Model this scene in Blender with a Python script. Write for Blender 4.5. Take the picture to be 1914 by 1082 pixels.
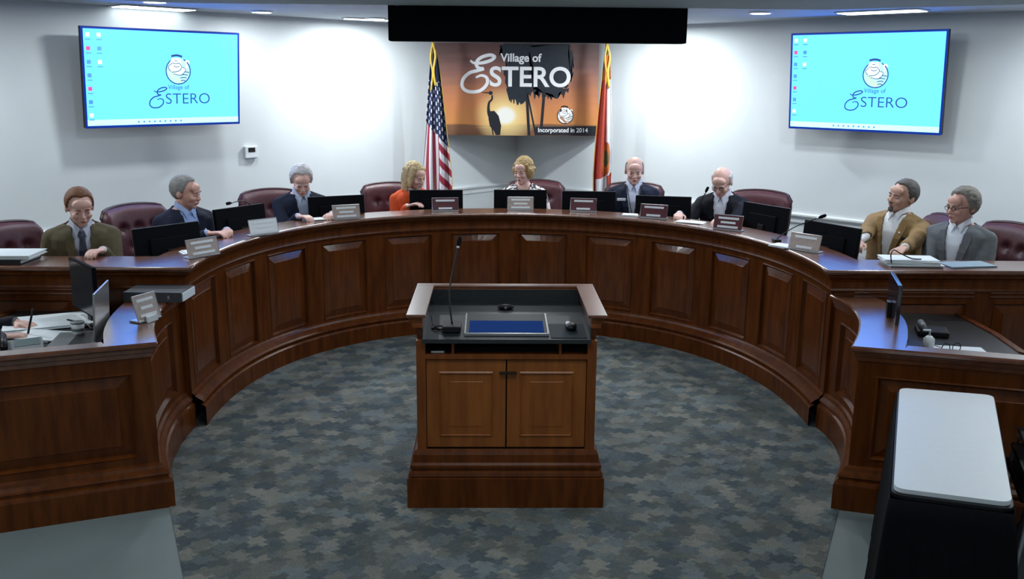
import bpy, bmesh, math, random
from mathutils import Vector, Matrix, Euler, noise
random.seed(7)
for o in list(bpy.data.objects): bpy.data.objects.remove(o)
SC = bpy.context.scene
COL = SC.collection
PI = math.pi

# ------------------------------------------------------------------ camera
FPX = 1699.0
PITCH, YAW, ROLL = .228, .022, .009
def cam_dir(x, y):
    c, s = math.cos(ROLL), math.sin(ROLL)
    x, y, z = c*x - s*y, s*x + c*y, 1.0
    return x, y
cam_data = bpy.data.cameras.new('camera')
cam = bpy.data.objects.new('camera', cam_data); COL.objects.link(cam)
cam_data.sensor_width = 36.0
cam_data.lens = 36.0*FPX/1914.0
cam_data.clip_start = .05
def world_ray(x, y, f):
    # camera plane (x right, y up, f forward) to world
    c, s = math.cos(ROLL), math.sin(ROLL)
    x, y = c*x - s*y, s*x + c*y
    cp, sp = math.cos(PITCH), math.sin(PITCH)
    d = (x, f*cp + y*sp, -f*sp + y*cp)
    cy, sy = math.cos(YAW), math.sin(YAW)
    return Vector((cy*d[0] + sy*d[1], -sy*d[0] + cy*d[1], d[2]))
rx, ry, rz = world_ray(1, 0, 0), world_ray(0, 1, 0), -world_ray(0, 0, 1)
cam.matrix_world = Matrix(((rx.x, ry.x, rz.x, 0), (rx.y, ry.y, rz.y, 0), (rx.z, ry.z, rz.z, 2.1), (0, 0, 0, 1)))
SC.camera = cam

# ------------------------------------------------------------------ world, exposure, big lights
w = bpy.data.worlds.new('world'); SC.world = w; w.use_nodes = True
w.node_tree.nodes['Background'].inputs[0].default_value = (.6, .7, .8, 1)
w.node_tree.nodes['Background'].inputs[1].default_value = .05
SC.view_settings.view_transform = 'Standard'
SC.view_settings.look = 'None'
SC.view_settings.gamma = 1.0
SC.view_settings.use_curve_mapping = False
SC.view_settings.exposure = 0.0

CEIL = 2.64
SOF = 2.47
def area(name, loc, size, power, col=(.92, .97, 1), sy=None, rot=(0, 0, 0), shape=None, spread=PI):
    l = bpy.data.lights.new(name, 'AREA'); l.energy = power; l.color = col
    l.shape = shape or ('RECTANGLE' if sy else 'DISK'); l.size = size
    if sy: l.size_y = sy
    l.spread = spread
    o = bpy.data.objects.new(name, l); COL.objects.link(o); o.location = loc; o.rotation_euler = rot
    return o
# recessed downlights close to the walls (x, y, power)
WALL_CANS = [(-1.10, 8.85, 40), (1.44, 8.93, 40), (-4.0, 5.9, 34), (4.35, 6.2, 34)]
for i, (x, y, p) in enumerate(WALL_CANS):
    area('wall_can_light', (x, y, CEIL-.03), .14, p)
CANS = [(-2.52, 7.12, 13), (-1.97, 8.1, 9), (2.15, 7.6, 13), (2.62, 6.72, 13), (.25, 8.2, 10), (-1.7, 5.75, 9), (1.95, 5.75, 9), (.1, 6.35, 8)]  # last three are added out of view to light the faces
for x, y, p in CANS:
    area('can_light', (x, y, CEIL-.03), .16, p)
ROOM_TROFFERS = [(-3.3, 3.1, SOF, 10), (3.5, 3.1, SOF, 10), (0.1, 3.4, SOF, 6), (-3.3, .4, SOF, 8), (0, .4, SOF, 7), (3.5, .4, SOF, 8)]
for x, y, z, p in ROOM_TROFFERS:
    area('troffer_light', (x, y, z-.02), 1.15, p, sy=.55)

# ------------------------------------------------------------------ materials
MATS = {}
def mat(name, col, rough=.5, metal=0, spec=.5, emit=None, es=1.0, coat=0, noise_amt=0, nscale=40, sheen=0, stretch=(1, 1, 1), col2=None, bump=0):
    if name in MATS: return MATS[name]
    m = bpy.data.materials.new(name); m.use_nodes = True
    nt = m.node_tree; b = nt.nodes['Principled BSDF']
    b.inputs['Base Color'].default_value = (*col, 1)
    b.inputs['Roughness'].default_value = rough
    b.inputs['Metallic'].default_value = metal
    b.inputs['Specular IOR Level'].default_value = spec
    if coat:
        b.inputs['Coat Weight'].default_value = coat; b.inputs['Coat Roughness'].default_value = .24
    if emit:
        b.inputs['Emission Color'].default_value = (*emit, 1); b.inputs['Emission Strength'].default_value = es
    tc = nt.nodes.new('ShaderNodeTexCoord'); mp = nt.nodes.new('ShaderNodeMapping')
    mp.inputs['Scale'].default_value = stretch
    nt.links.new(tc.outputs['Object'], mp.inputs[0])
    nz = nt.nodes.new('ShaderNodeTexNoise'); nz.inputs['Scale'].default_value = nscale; nz.inputs['Detail'].default_value = 4
    nt.links.new(mp.outputs[0], nz.inputs['Vector'])
    if noise_amt or col2:
        mx = nt.nodes.new('ShaderNodeMixRGB'); mx.inputs[1].default_value = (*col, 1)
        c2 = col2 or tuple(c*(1-noise_amt) for c in col)
        mx.inputs[2].default_value = (*c2, 1)
        cr = nt.nodes.new('ShaderNodeValToRGB'); cr.color_ramp.elements[0].position = .35; cr.color_ramp.elements[1].position = .65
        nt.links.new(nz.outputs[0], cr.inputs[0]); nt.links.new(cr.outputs[0], mx.inputs[0])
        nt.links.new(mx.outputs[0], b.inputs['Base Color'])
    if bump:
        bp = nt.nodes.new('ShaderNodeBump'); bp.inputs['Strength'].default_value = bump; bp.inputs['Distance'].default_value = .004
        nt.links.new(nz.outputs[0], bp.inputs['Height']); nt.links.new(bp.outputs[0], b.inputs['Normal'])
    MATS[name] = m
    return m
WOOD = mat('cherry_wood', (.125, .034, .006), .30, spec=.22, coat=.0, col2=(.072, .018, .003), nscale=5, stretch=(5, 5, .7))
WOODH = mat('cherry_wood_top', (.15, .045, .014), .27, spec=.8, coat=1.0, col2=(.10, .03, .01), nscale=5, stretch=(4, .9, 4))
WOODL = mat('lectern_wood', (.19, .058, .012), .36, spec=.25, coat=.0, col2=(.13, .036, .008), nscale=5, stretch=(5, 5, .7))
WOODD = mat('lectern_door_wood', (.27, .088, .018), .36, spec=.3, col2=(.19, .058, .012), nscale=5, stretch=(5, 5, .7))
WOODP = mat('cherry_panel_wood', (.135, .036, .006), .30, spec=.22, coat=.7, col2=(.085, .021, .0035), nscale=5, stretch=(5, 5, .7))
WOODP.node_tree.nodes['Principled BSDF'].inputs['Coat Roughness'].default_value = .12
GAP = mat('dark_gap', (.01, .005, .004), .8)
WALLM = mat('wall_paint', (.66, .71, .725), .65, noise_amt=.03, nscale=3)
CEILM = mat('ceiling_paint', (.46, .52, .58), .8, noise_amt=.05, nscale=2)
SOFM = mat('soffit_paint', (.58, .68, .70), .8, noise_amt=.05, nscale=2)
TRIMM = mat('trim_white', (.72, .77, .78), .35, noise_amt=.03, nscale=8)
BLACK = mat('black_plastic', (.006, .006, .007), .45, spec=.3, noise_amt=.2)
BLACKM = mat('matte_black', (.0035, .004, .006), .8, spec=.1, noise_amt=.2)
DARKTOP = mat('dark_laminate', (.022, .022, .024), .35, spec=.4, noise_amt=.3, nscale=90)
LECTOP = mat('lectern_laminate', (.018, .024, .028), .4, spec=.5, noise_amt=.3, nscale=60)
SILVER = mat('silver_metal', (.5, .52, .54), .3, metal=.8, noise_amt=.05)
GREY = mat('grey_plastic', (.16, .18, .19), .45, noise_amt=.1)
WHITE = mat('white_paper', (.75, .82, .86), .6, noise_amt=.03)
WHITEP = mat('white_plastic', (.72, .77, .8), .35, noise_amt=.03)
LEATHER = mat('burgundy_leather', (.07, .016, .023), .45, spec=.35, noise_amt=.3, nscale=30, bump=.2)
LEATHERD = mat('dark_burgundy_trim', (.03, .006, .01), .4, noise_amt=.2)
LAMP = mat('lamp_glow', (.9, .95, 1), .5, emit=(.9, .97, 1), es=5)

def floor_mat():
    m = bpy.data.materials.new('patterned_carpet'); m.use_nodes = True
    nt = m.node_tree; b = nt.nodes['Principled BSDF']; b.inputs['Roughness'].default_value = .95
    b.inputs['Specular IOR Level'].default_value = .1
    tc = nt.nodes.new('ShaderNodeTexCoord')
    spx = nt.nodes.new('ShaderNodeSeparateXYZ'); nt.links.new(tc.outputs['Object'], spx.inputs[0])
    def mth(op, a, b_):
        q = nt.nodes.new('ShaderNodeMath'); q.operation = op
        for i_, v_ in enumerate((a, b_)):
            if isinstance(v_, (int, float)): q.inputs[i_].default_value = v_
            else: nt.links.new(v_, q.inputs[i_])
        return q.outputs[0]
    wx = mth('ADD', spx.outputs[0], mth('MULTIPLY', mth('PINGPONG', spx.outputs[1], .022), 1.1))
    wy = mth('ADD', spx.outputs[1], mth('MULTIPLY', mth('PINGPONG', spx.outputs[0], .030), .8))
    cmb = nt.nodes.new('ShaderNodeCombineXYZ'); nt.links.new(wx, cmb.inputs[0]); nt.links.new(wy, cmb.inputs[1])
    def layer(scale, rot, rnd):
        mp = nt.nodes.new('ShaderNodeMapping'); mp.inputs['Scale'].default_value = scale; mp.inputs['Rotation'].default_value = (0, 0, rot)
        v = nt.nodes.new('ShaderNodeTexVoronoi'); v.distance = 'CHEBYCHEV'; v.inputs['Scale'].default_value = 1; v.inputs['Randomness'].default_value = rnd
        nt.links.new(cmb.outputs[0], mp.inputs[0]); nt.links.new(mp.outputs[0], v.inputs['Vector'])
        return v
    v1 = layer((9.0, 15.0, 1), .35, .3); v2 = layer((13, 10, 1), -.35, .35)
    mx = nt.nodes.new('ShaderNodeMixRGB'); mx.inputs[0].default_value = .5
    nt.links.new(v1.outputs['Color'], mx.inputs[1]); nt.links.new(v2.outputs['Color'], mx.inputs[2])
    sp = nt.nodes.new('ShaderNodeSeparateColor'); nt.links.new(mx.outputs[0], sp.inputs[0])
    cr = nt.nodes.new('ShaderNodeValToRGB'); e = cr.color_ramp.elements
    e[0].position = .25; e[0].color = (.085, .096, .092, 1); e[1].position = .78; e[1].color = (.195, .20, .178, 1)
    k = cr.color_ramp.elements.new(.42); k.color = (.11, .12, .113, 1)
    k = cr.color_ramp.elements.new(.58); k.color = (.145, .151, .138, 1)
    nt.links.new(sp.outputs[0], cr.inputs[0])
    # blue cast in some tiles
    m2 = nt.nodes.new('ShaderNodeMixRGB'); m2.blend_type = 'MULTIPLY'; m2.inputs[2].default_value = (.74, .86, 1.0, 1)
    c2 = nt.nodes.new('ShaderNodeValToRGB'); c2.color_ramp.elements[0].position = .5; c2.color_ramp.elements[1].position = .6
    nt.links.new(sp.outputs[1], c2.inputs[0]); nt.links.new(c2.outputs[0], m2.inputs[0]); nt.links.new(cr.outputs[0], m2.inputs[1])
    nz = nt.nodes.new('ShaderNodeTexNoise'); nz.inputs['Scale'].default_value = 160
    m3 = nt.nodes.new('ShaderNodeMixRGB'); m3.blend_type = 'OVERLAY'; m3.inputs[0].default_value = .5
    nt.links.new(tc.outputs['Object'], nz.inputs['Vector'])
    nt.links.new(m2.outputs[0], m3.inputs[1]); nt.links.new(nz.outputs[0], m3.inputs[2]); nt.links.new(m3.outputs[0], b.inputs['Base Color'])
    return m

# ------------------------------------------------------------------ object helpers
def link(name, bm, m, parent=None, smooth=False, loc=None, rot=None):
    me = bpy.data.meshes.new(name)
    if isinstance(bm, bmesh.types.BMesh):
        bm.normal_update(); bm.to_mesh(me); bm.free()
    else: me = bm
    me.name = name
    if m is not None:
        if len(me.materials): me.materials.clear()
        for q in (m if isinstance(m, (list, tuple)) else [m]): me.materials.append(q)
    if smooth:
        for p in me.polygons: p.use_smooth = True
    o = bpy.data.objects.new(name, me); COL.objects.link(o)
    if parent: o.parent = parent
    if loc is not None: o.location = loc
    if rot is not None: o.rotation_euler = rot
    return o
def tag(o, label, cat, group=None):
    o['label'] = label; o['category'] = cat
    if group: o['group'] = group
    return o
def thing(name, label, cat, loc=(0, 0, 0), rz=0, group=None, rot=None):
    o = bpy.data.objects.new(name, None); COL.objects.link(o); o.location = loc
    o.rotation_euler = rot or (0, 0, rz); o.empty_display_size = .1
    return tag(o, label, cat, group)
def struct(o): o['kind'] = 'structure'; return o
def B(): return bmesh.new()
def box(bm, a, b, mtx=None, bevel=0):
    r = bmesh.ops.create_cube(bm, size=1)
    vs = r['verts']
    for v in vs:
        v.co = Vector([(a[i]+b[i])/2 + v.co[i]*(b[i]-a[i]) for i in range(3)])
    if bevel:
        es = {e for v in vs for e in v.link_edges}
        rb = bmesh.ops.bevel(bm, geom=list(es), offset=bevel, segments=2, affect='EDGES', profile=.5)
        vs = list({v for f in rb['faces'] for v in f.verts} | {v for v in vs if v.is_valid})
    if mtx is not None:
        for v in vs: v.co = mtx @ v.co
    return bm
def frame_of(d):
    d = d.normalized(); up = Vector((0, 0, 1)) if abs(d.z) < .95 else Vector((0, 1, 0))
    x = d.cross(up).normalized(); y = x.cross(d).normalized()
    return x, y
def tube(bm, pts, r, n=8, caps=True):
    pts = [Vector(p) for p in pts]
    rs = r if isinstance(r, (list, tuple)) else [r]*len(pts)
    rings = []
    for i, p in enumerate(pts):
        d = (pts[min(i+1, len(pts)-1)] - pts[max(i-1, 0)])
        x, y = frame_of(d)
        rings.append([bm.verts.new(p + x*math.cos(2*PI*k/n)*rs[i] + y*math.sin(2*PI*k/n)*rs[i]) for k in range(n)])
    for a, b in zip(rings, rings[1:]):
        for k in range(n): bm.faces.new((a[k], a[(k+1) % n], b[(k+1) % n], b[k]))
    if caps: bm.faces.new(rings[0][::-1]); bm.faces.new(rings[-1])
    return bm
def ell(bm, c, r, mtx=None, u=16, v=10):
    q = bmesh.ops.create_uvsphere(bm, u_segments=u, v_segments=v, radius=1)
    for x in q['verts']:
        x.co = Vector((x.co.x*r[0], x.co.y*r[1], x.co.z*r[2])) + Vector(c)
        if mtx is not None: x.co = mtx @ x.co
    return bm
def cyl(bm, c, r, z0, z1, n=24, r2=None):
    return tube(bm, [(c[0], c[1], z0), (c[0], c[1], z1)], [r, r if r2 is None else r2], n)
def prism(bm, poly, z0, z1):
    lo = [bm.verts.new((p[0], p[1], z0)) for p in poly]; hi = [bm.verts.new((p[0], p[1], z1)) for p in poly]
    n = len(poly)
    for i in range(n): bm.faces.new((lo[i], lo[(i+1) % n], hi[(i+1) % n], hi[i]))
    bm.faces.new(hi); bm.faces.new(lo[::-1])
    bmesh.ops.recalc_face_normals(bm, faces=bm.faces)
    return bm
def offset_path(path, d):
    """offset to the right-hand side with mitres"""
    out = []
    P = [Vector(p[:2]) for p in path]
    for i, p in enumerate(P):
        ns = []
        if i > 0: t = (P[i]-P[i-1]).normalized(); ns.append(Vector((t.y, -t.x)))
        if i < len(P)-1: t = (P[i+1]-P[i]).normalized(); ns.append(Vector((t.y, -t.x)))
        if len(ns) == 1: n = ns[0]
        else:
            n = (ns[0]+ns[1]); n.normalize(); n = n/max(.35, n.dot(ns[0]))
        out.append(p + n*d)
    return out
def sweep(bm, path, prof):
    rows = []
    for d, z in prof:
        rows.append([bm.verts.new((q.x, q.y, z)) for q in offset_path(path, d)])
    for a, b in zip(rows, rows[1:]):
        for i in range(len(a)-1): bm.faces.new((a[i], b[i], b[i+1], a[i+1]))
    return bm
def panelled(M, s0, s1, z0, z1, panels, step, dep=.016, rev=.018, bev=.05, field=.001):
    """face frame with moulded openings; returns (frame_bm, [panel_bm])."""
    fr = B()
    ss = {s0, s1}; zz = {z0, z1}
    for a, b, c, d in panels: ss |= {a, b}; zz |= {c, d}
    ss = sorted(ss); zz = sorted(zz)
    def ladder(a, b):
        n = max(1, int(math.ceil((b-a)/step))); return [a+(b-a)*i/n for i in range(n+1)]
    def inside(s, z): return any(a < s < b and c < z < d for a, b, c, d in panels)
    for a, b in zip(ss, ss[1:]):
        for c, d in zip(zz, zz[1:]):
            if inside((a+b)/2, (c+d)/2): continue
            L = ladder(a, b)
            for p, q in zip(L, L[1:]):
                fr.faces.new([fr.verts.new(M(*k)) for k in ((p, 0, c), (q, 0, c), (q, 0, d), (p, 0, d))])
    out = []
    for a, b, c, d in panels:
        u = rev/abs((M(b, 0, c)-M(a, 0, c)).length)*(b-a)     # reveal in s units
        ub = bev*u/rev
        def ring(bm, ins, insz, dd):
            L = ladder(a+ins, b-ins)
            pts = [(s, dd, c+insz) for s in L] + [(s, dd, d-insz) for s in reversed(L)]
            return [bm.verts.new(M(*k)) for k in pts]
        def bridge(bm, r1, r2):
            n = len(r1)
            for i in range(n): bm.faces.new((r1[i], r1[(i+1) % n], r2[(i+1) % n], r2[i]))
        # number of ladder points must match between rings
        n0 = max(1, int(math.ceil((b-a)/step)))
        def ring(bm, ins, insz, dd):
            L = [a+ins+(b-a-2*ins)*i/n0 for i in range(n0+1)]
            pts = [(s, dd, c+insz) for s in L] + [(s, dd, d-insz) for s in reversed(L)]
            return [bm.verts.new(M(*k)) for k in pts]
        bridge(fr, ring(fr, 0, 0, 0), ring(fr, u*.35, rev*.35, .006))
        bridge(fr, ring(fr, u*.35, rev*.35, .006), ring(fr, u, rev, -dep))
        pb = B()
        r1 = ring(pb, u*.9, rev*.9, -dep); r2 = ring(pb, u+.004*u/rev, rev+.004, -dep); r3 = ring(pb, u+ub, rev+bev, field-.004); r4 = ring(pb, u+ub+.004*u/rev, rev+bev+.004, field)
        bridge(pb, r1, r2); bridge(pb, r2, r3); bridge(pb, r3, r4)
        n = len(r4)//2
        for i in range(n-1): pb.faces.new((r4[i], r4[i+1], r4[2*n-2-i], r4[2*n-1-i]))
        out.append(pb)
    for q in [fr]+out: bmesh.ops.remove_doubles(q, verts=q.verts, dist=1e-5)
    return fr, out
def text_mesh(s, size, extrude=0, align='CENTER', bold=0, sx=1):
    cu = bpy.data.curves.new('t', 'FONT'); cu.body = s; cu.size = size; cu.align_x = align
    cu.extrude = extrude; cu.offset = bold
    o = bpy.data.objects.new('t', cu); COL.objects.link(o)
    dg = bpy.context.evaluated_depsgraph_get(); me = bpy.data.meshes.new_from_object(o.evaluated_get(dg))
    bpy.data.objects.remove(o); bpy.data.curves.remove(cu)
    if sx != 1:
        for v in me.vertices: v.co.x *= sx
    return me
def smooth_pts(pts, k=8):
    out = []
    n = len(pts)
    for i in range(n-1):
        p0, p1, p2, p3 = [Vector(pts[min(max(j, 0), n-1)]) for j in (i-1, i, i+1, i+2)]
        for j in range(k):
            t = j/k
            out.append(.5*((2*p1)+(p2-p0)*t+(2*p0-5*p1+4*p2-p3)*t*t+(3*p1-p0-3*p2+p3)*t**3))
    out.append(Vector(pts[-1])); return out
def stroke(bm, pts, wd, y=0, k=8):
    """flat ribbon in the x-z plane"""
    P = smooth_pts([(p[0], p[1]) for p in pts], k) if k > 1 else [Vector(p) for p in pts]
    n = len(P); ws = wd if isinstance(wd, (list, tuple)) else [wd, wd]
    L = []; R = []
    for i, p in enumerate(P):
        t = (P[min(i+1, n-1)]-P[max(i-1, 0)]).normalized(); nn = Vector((-t.y, t.x))
        f = i/(n-1)*(len(ws)-1); a = int(min(f, len(ws)-2)); w_ = ws[a]+(ws[a+1]-ws[a])*(f-a)
        yy = y-i*1.2e-5
        L.append(bm.verts.new((p.x+nn.x*w_/2, yy, p.y+nn.y*w_/2))); R.append(bm.verts.new((p.x-nn.x*w_/2, yy, p.y-nn.y*w_/2)))
    for i in range(n-1): bm.faces.new((R[i], R[i+1], L[i+1], L[i]))
    return bm
def poly_xz(bm, pts, y=0):
    f = bm.faces.new([bm.verts.new((p[0], y, p[1])) for p in pts]); bmesh.ops.triangulate(bm, faces=[f]); return bm
def disc_xz(bm, cx, cz, r, y=0, n=24, rz=None):
    return poly_xz(bm, [(cx+r*math.cos(2*PI*i/n), cz+(rz or r)*math.sin(2*PI*i/n)) for i in range(n)], y)
def remesh(bm, voxel, smooth=2):
    me = bpy.data.meshes.new('r'); bm.to_mesh(me); bm.free()
    o = bpy.data.objects.new('r', me); COL.objects.link(o)
    md = o.modifiers.new('m', 'REMESH'); md.mode = 'VOXEL'; md.voxel_size = voxel; md.use_smooth_shade = True
    if smooth:
        s = o.modifiers.new('s', 'SMOOTH'); s.iterations = smooth; s.factor = .5
    dg = bpy.context.evaluated_depsgraph_get(); out = bpy.data.meshes.new_from_object(o.evaluated_get(dg))
    bpy.data.objects.remove(o); bpy.data.meshes.remove(me)
    return out
def copy_tree(o, parent=None):
    c = o.copy(); COL.objects.link(c)
    if parent: c.parent = parent
    for ch in [x for x in bpy.data.objects if x.parent == o]: copy_tree(ch, c)
    return c

# ------------------------------------------------------------------ room shell
CX, CY = .277, 11.015                      # the room corner behind the dais
PLAT = .12
bm = B(); prism(bm, [(-9.5, -1.6), (10, -1.6), (10, 1.29), (CX, CY), (-9.5, 1.24)], -.06, 0)
struct(link('floor', bm, mat('grey_floor', (.19, .235, .24), .7, noise_amt=.12, nscale=2)))
def wall_strip(name, p, q, z0, z1, th, m):
    p = Vector(p); q = Vector(q); t = (q-p).normalized(); n = Vector((t.y, -t.x))   # n = right-hand side
    bm = B(); prism(bm, [p, q, q-n*th, p-n*th], z0, z1)
    return struct(link(name, bm, m))
SQ = math.sqrt(.5)
L = 13.5
wl_end = (CX-L*SQ, CY-L*SQ); wr_end = (CX+L*SQ, CY-L*SQ)
wall_strip('wall_left', wl_end, (CX, CY), 0, CEIL, .12, WALLM)
wall_strip('wall_right', (CX, CY), wr_end, 0, CEIL, .12, WALLM)
wall_strip('wall_rear', (9.9, -1.3), (-9.4, -1.3), 0, CEIL, .12, WALLM)
bm = B(); prism(bm, [(-9.5, -1.6), (10, -1.6), (10, 1.29), (CX, CY+.1), (-9.5, 1.24)], CEIL, CEIL+.06)
struct(link('ceiling', bm, CEILM))
bm = B(); prism(bm, [(-9, -1.3), (9, -1.3), (9, 1.6), (4.9, 3.2), (1.75, 5.0), (-1.7, 5.0), (-4.7, 3.2), (-9, 1.6)], SOF, CEIL-.001)
struct(link('ceiling_soffit', bm, SOFM))
rail_prof = [(.0, .80), (.012, .802), (.014, .815), (.010, .83), (.012, .845), (.026, .858), (.034, .872), (.034, .886), (.026, .893), (0, .895)]
bm = B(); sweep(bm, [wl_end, (CX, CY), wr_end], rail_prof)
struct(link('trim_1', bm, TRIMM))
base_prof = [(.0, 0), (.014, .0), (.014, .18), (.008, .2), (0, .2)]
bm = B(); sweep(bm, [wl_end, (CX, CY), wr_end], base_prof)
struct(link('baseboard_rear', bm, TRIMM))

# ------------------------------------------------------------------ dais
DX, DY = .109, 5.473
def RAD(t): return 2.091 - .073*(1-math.cos(2*t)) + .024*(1-math.cos(4*t))
def DP(t, d=0, z=0):
    r = RAD(t)-d
    return Vector((DX+r*math.sin(t), DY+r*math.cos(t), z))
TH = math.radians(95.2)
N = 96
arc = [DP(-TH+2*TH*i/N) for i in range(N+1)]
yw = arc[0].y
dais_path = [Vector((-4.0, yw, 0))] + arc + [Vector((4.2, yw, 0))]
dais = thing('council_dais', 'long curved cherry wood council dais with panelled front and straight side wings', 'dais', (DX, 7.5, 0))
def kid(o, par):   # parent while keeping world coordinates of the mesh
    o.parent = par
    o.matrix_parent_inverse = Matrix.Translation(-Vector(par.location))
    return o
def dkid(name, bm, m, par=dais, smooth=False):
    return kid(link(name, bm, m, None, smooth), par)
# worktop
ZT = 1.008
inner = offset_path(dais_path, .05)
DEP = .24
outer_arc = [DP(-TH+2*TH*i/N, -DEP) for i in range(N+1)]
yb = yw+DEP
poly = list(inner) + [Vector((4.2, yb))] + [p.xy for p in reversed(outer_arc) if p.y > yb] + [Vector((-4.0, yb))]
bm = B(); prism(bm, poly, ZT-.028, ZT)
dkid('worktop', bm, WOODH)
in2 = offset_path(dais_path, -.20); out2 = [DP(-TH+2*TH*i/N, -.72) for i in range(N+1)]
yc = yw+.5
poly = list(in2) + [Vector((4.2, yc))] + [p.xy for p in reversed(out2) if p.y > yc] + [Vector((-4.0, yc))]
bm = B(); prism(bm, poly, .85, .878)
dkid('desk_surface', bm, WOODH)
bm = B(); sweep(bm, offset_path(dais_path, -.22), [(0, .878), (0, .98)]); dkid('ledge_riser', bm, WOOD)
prof = [(.055, .975), (.05, .985), (.062, ZT-.012), (.06, ZT-.003), (.05, ZT)]
prof_lip = [(.02, .98), (.058, .98), (.062, .992), (.060, 1.004), (.05, 1.0085)]
bm = B(); sweep(bm, dais_path, prof_lip); dkid('worktop_edge', bm, WOODH, smooth=True)
bm = B(); sweep(bm, dais_path, [(.0, .865), (.012, .866), (.016, .876), (.012, .886), (.010, .90), (.012, .925), (.022, .945), (.038, .956), (.044, .966), (.044, .98), (.02, .98)])
dkid('cornice_moulding', bm, WOOD)
# body: back skin of front board and inside support
bm = B(); sweep(bm, dais_path, [(-.03, 0), (-.03, .98)]); dkid('front_board', bm, GAP)
# curved face frame and 12 raised panels
dth, th0 = .2723, .0135
bounds = [th0+(i-6)*dth for i in range(13)]
hs = .078/2.05
bounds[0] = -TH+.0; bounds[-1] = TH
pans = []
for i in range(12):
    a = bounds[i]+(hs if i else .08/2); b_ = bounds[i+1]-(hs if i < 11 else .08/2)
    pans.append((a, b_, .225, .838))
fr, ps = panelled(lambda s, d, z: DP(s, d, z), -TH, TH, .19, .87, pans, .03)
dkid('face_frame', fr, WOOD)
for p in ps: dkid('raised_panel', p, WOODP)
# wings
def straight(o, q):
    o = Vector((o[0], o[1])); q = Vector((q[0], q[1])); t = (q-o).normalized(); n = Vector((t.y, -t.x))
    return lambda s, d, z: Vector((*(o+t*s+n*d), z)), (q-o).length
for o_, q_, pl in [((-4.0, yw), (arc[0].x, yw), [(.1, .85), (.95, 1.5)]), ((arc[-1].x, yw), (4.2, yw), [(.16, .83), (.99, 1.9)])]:
    M, ln = straight(o_, q_)
    fr, ps = panelled(M, 0, ln, .0, .87, [(a, b_, .3, .80) for a, b_ in pl], .5)
    dkid('wing_face_frame', fr, WOOD)
    for p in ps: dkid('raised_panel', p, WOODP)
    a, b_ = pl[0]
    bm = B()
    for z in (.835, .86):
        for s0, s1 in pl:
            P0, P1 = M(s0-.03, 0, z), M(s1+.03, .014, z+.008)
            box(bm, (min(P0.x, P1.x), min(P0.y, P1.y), z), (max(P0.x, P1.x), max(P0.y, P1.y), z+.008))
    dkid('bead_moulding', bm, WOODH)
# plinth on the arc
bm = B(); sweep(bm, arc, [(0, .215), (.012, .205), (.02, .19), (.055, .168), (.066, .158), (.066, .15), (.05, .146), (.05, .138), (.07, .132), (.078, .122), (.078, 0)])
dkid('base_moulding', bm, WOOD)
bm = B(); prism(bm, [p.xy for p in [DP(-TH+2*TH*i/N, -.05) for i in range(N+1)]] + [Vector((4.2, yw+.05)), Vector((4.2, 7.05)), Vector((CX, CY-.01)), Vector((-4.0, 6.68)), Vector((-4.0, yw+.05))], .0, PLAT)
struct(link('floor_platform', bm, mat('platform_carpet', (.06, .07, .08), .9, noise_amt=.2)))

# carpet in the well
cp = [p.xy for p in arc if p.y > yw+.001]
poly = [Vector((-1.17, 3.2)), Vector((-1.04, 2.6)), Vector((-.9, -1.0)), Vector((1.02, -1.0)), Vector((1.17, 2.6)), Vector((1.27, 3.2)), Vector((1.77, 4.22)), Vector((1.99, 4.8)), Vector((arc[-1].x, yw))] + cp[::-1] + [Vector((arc[0].x, yw)), Vector((-1.80, 4.8)), Vector((-1.63, 4.26)), ]
bm = B(); prism(bm, poly, .0005, .004)
struct(link('floor_carpet', bm, floor_mat()))

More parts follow.
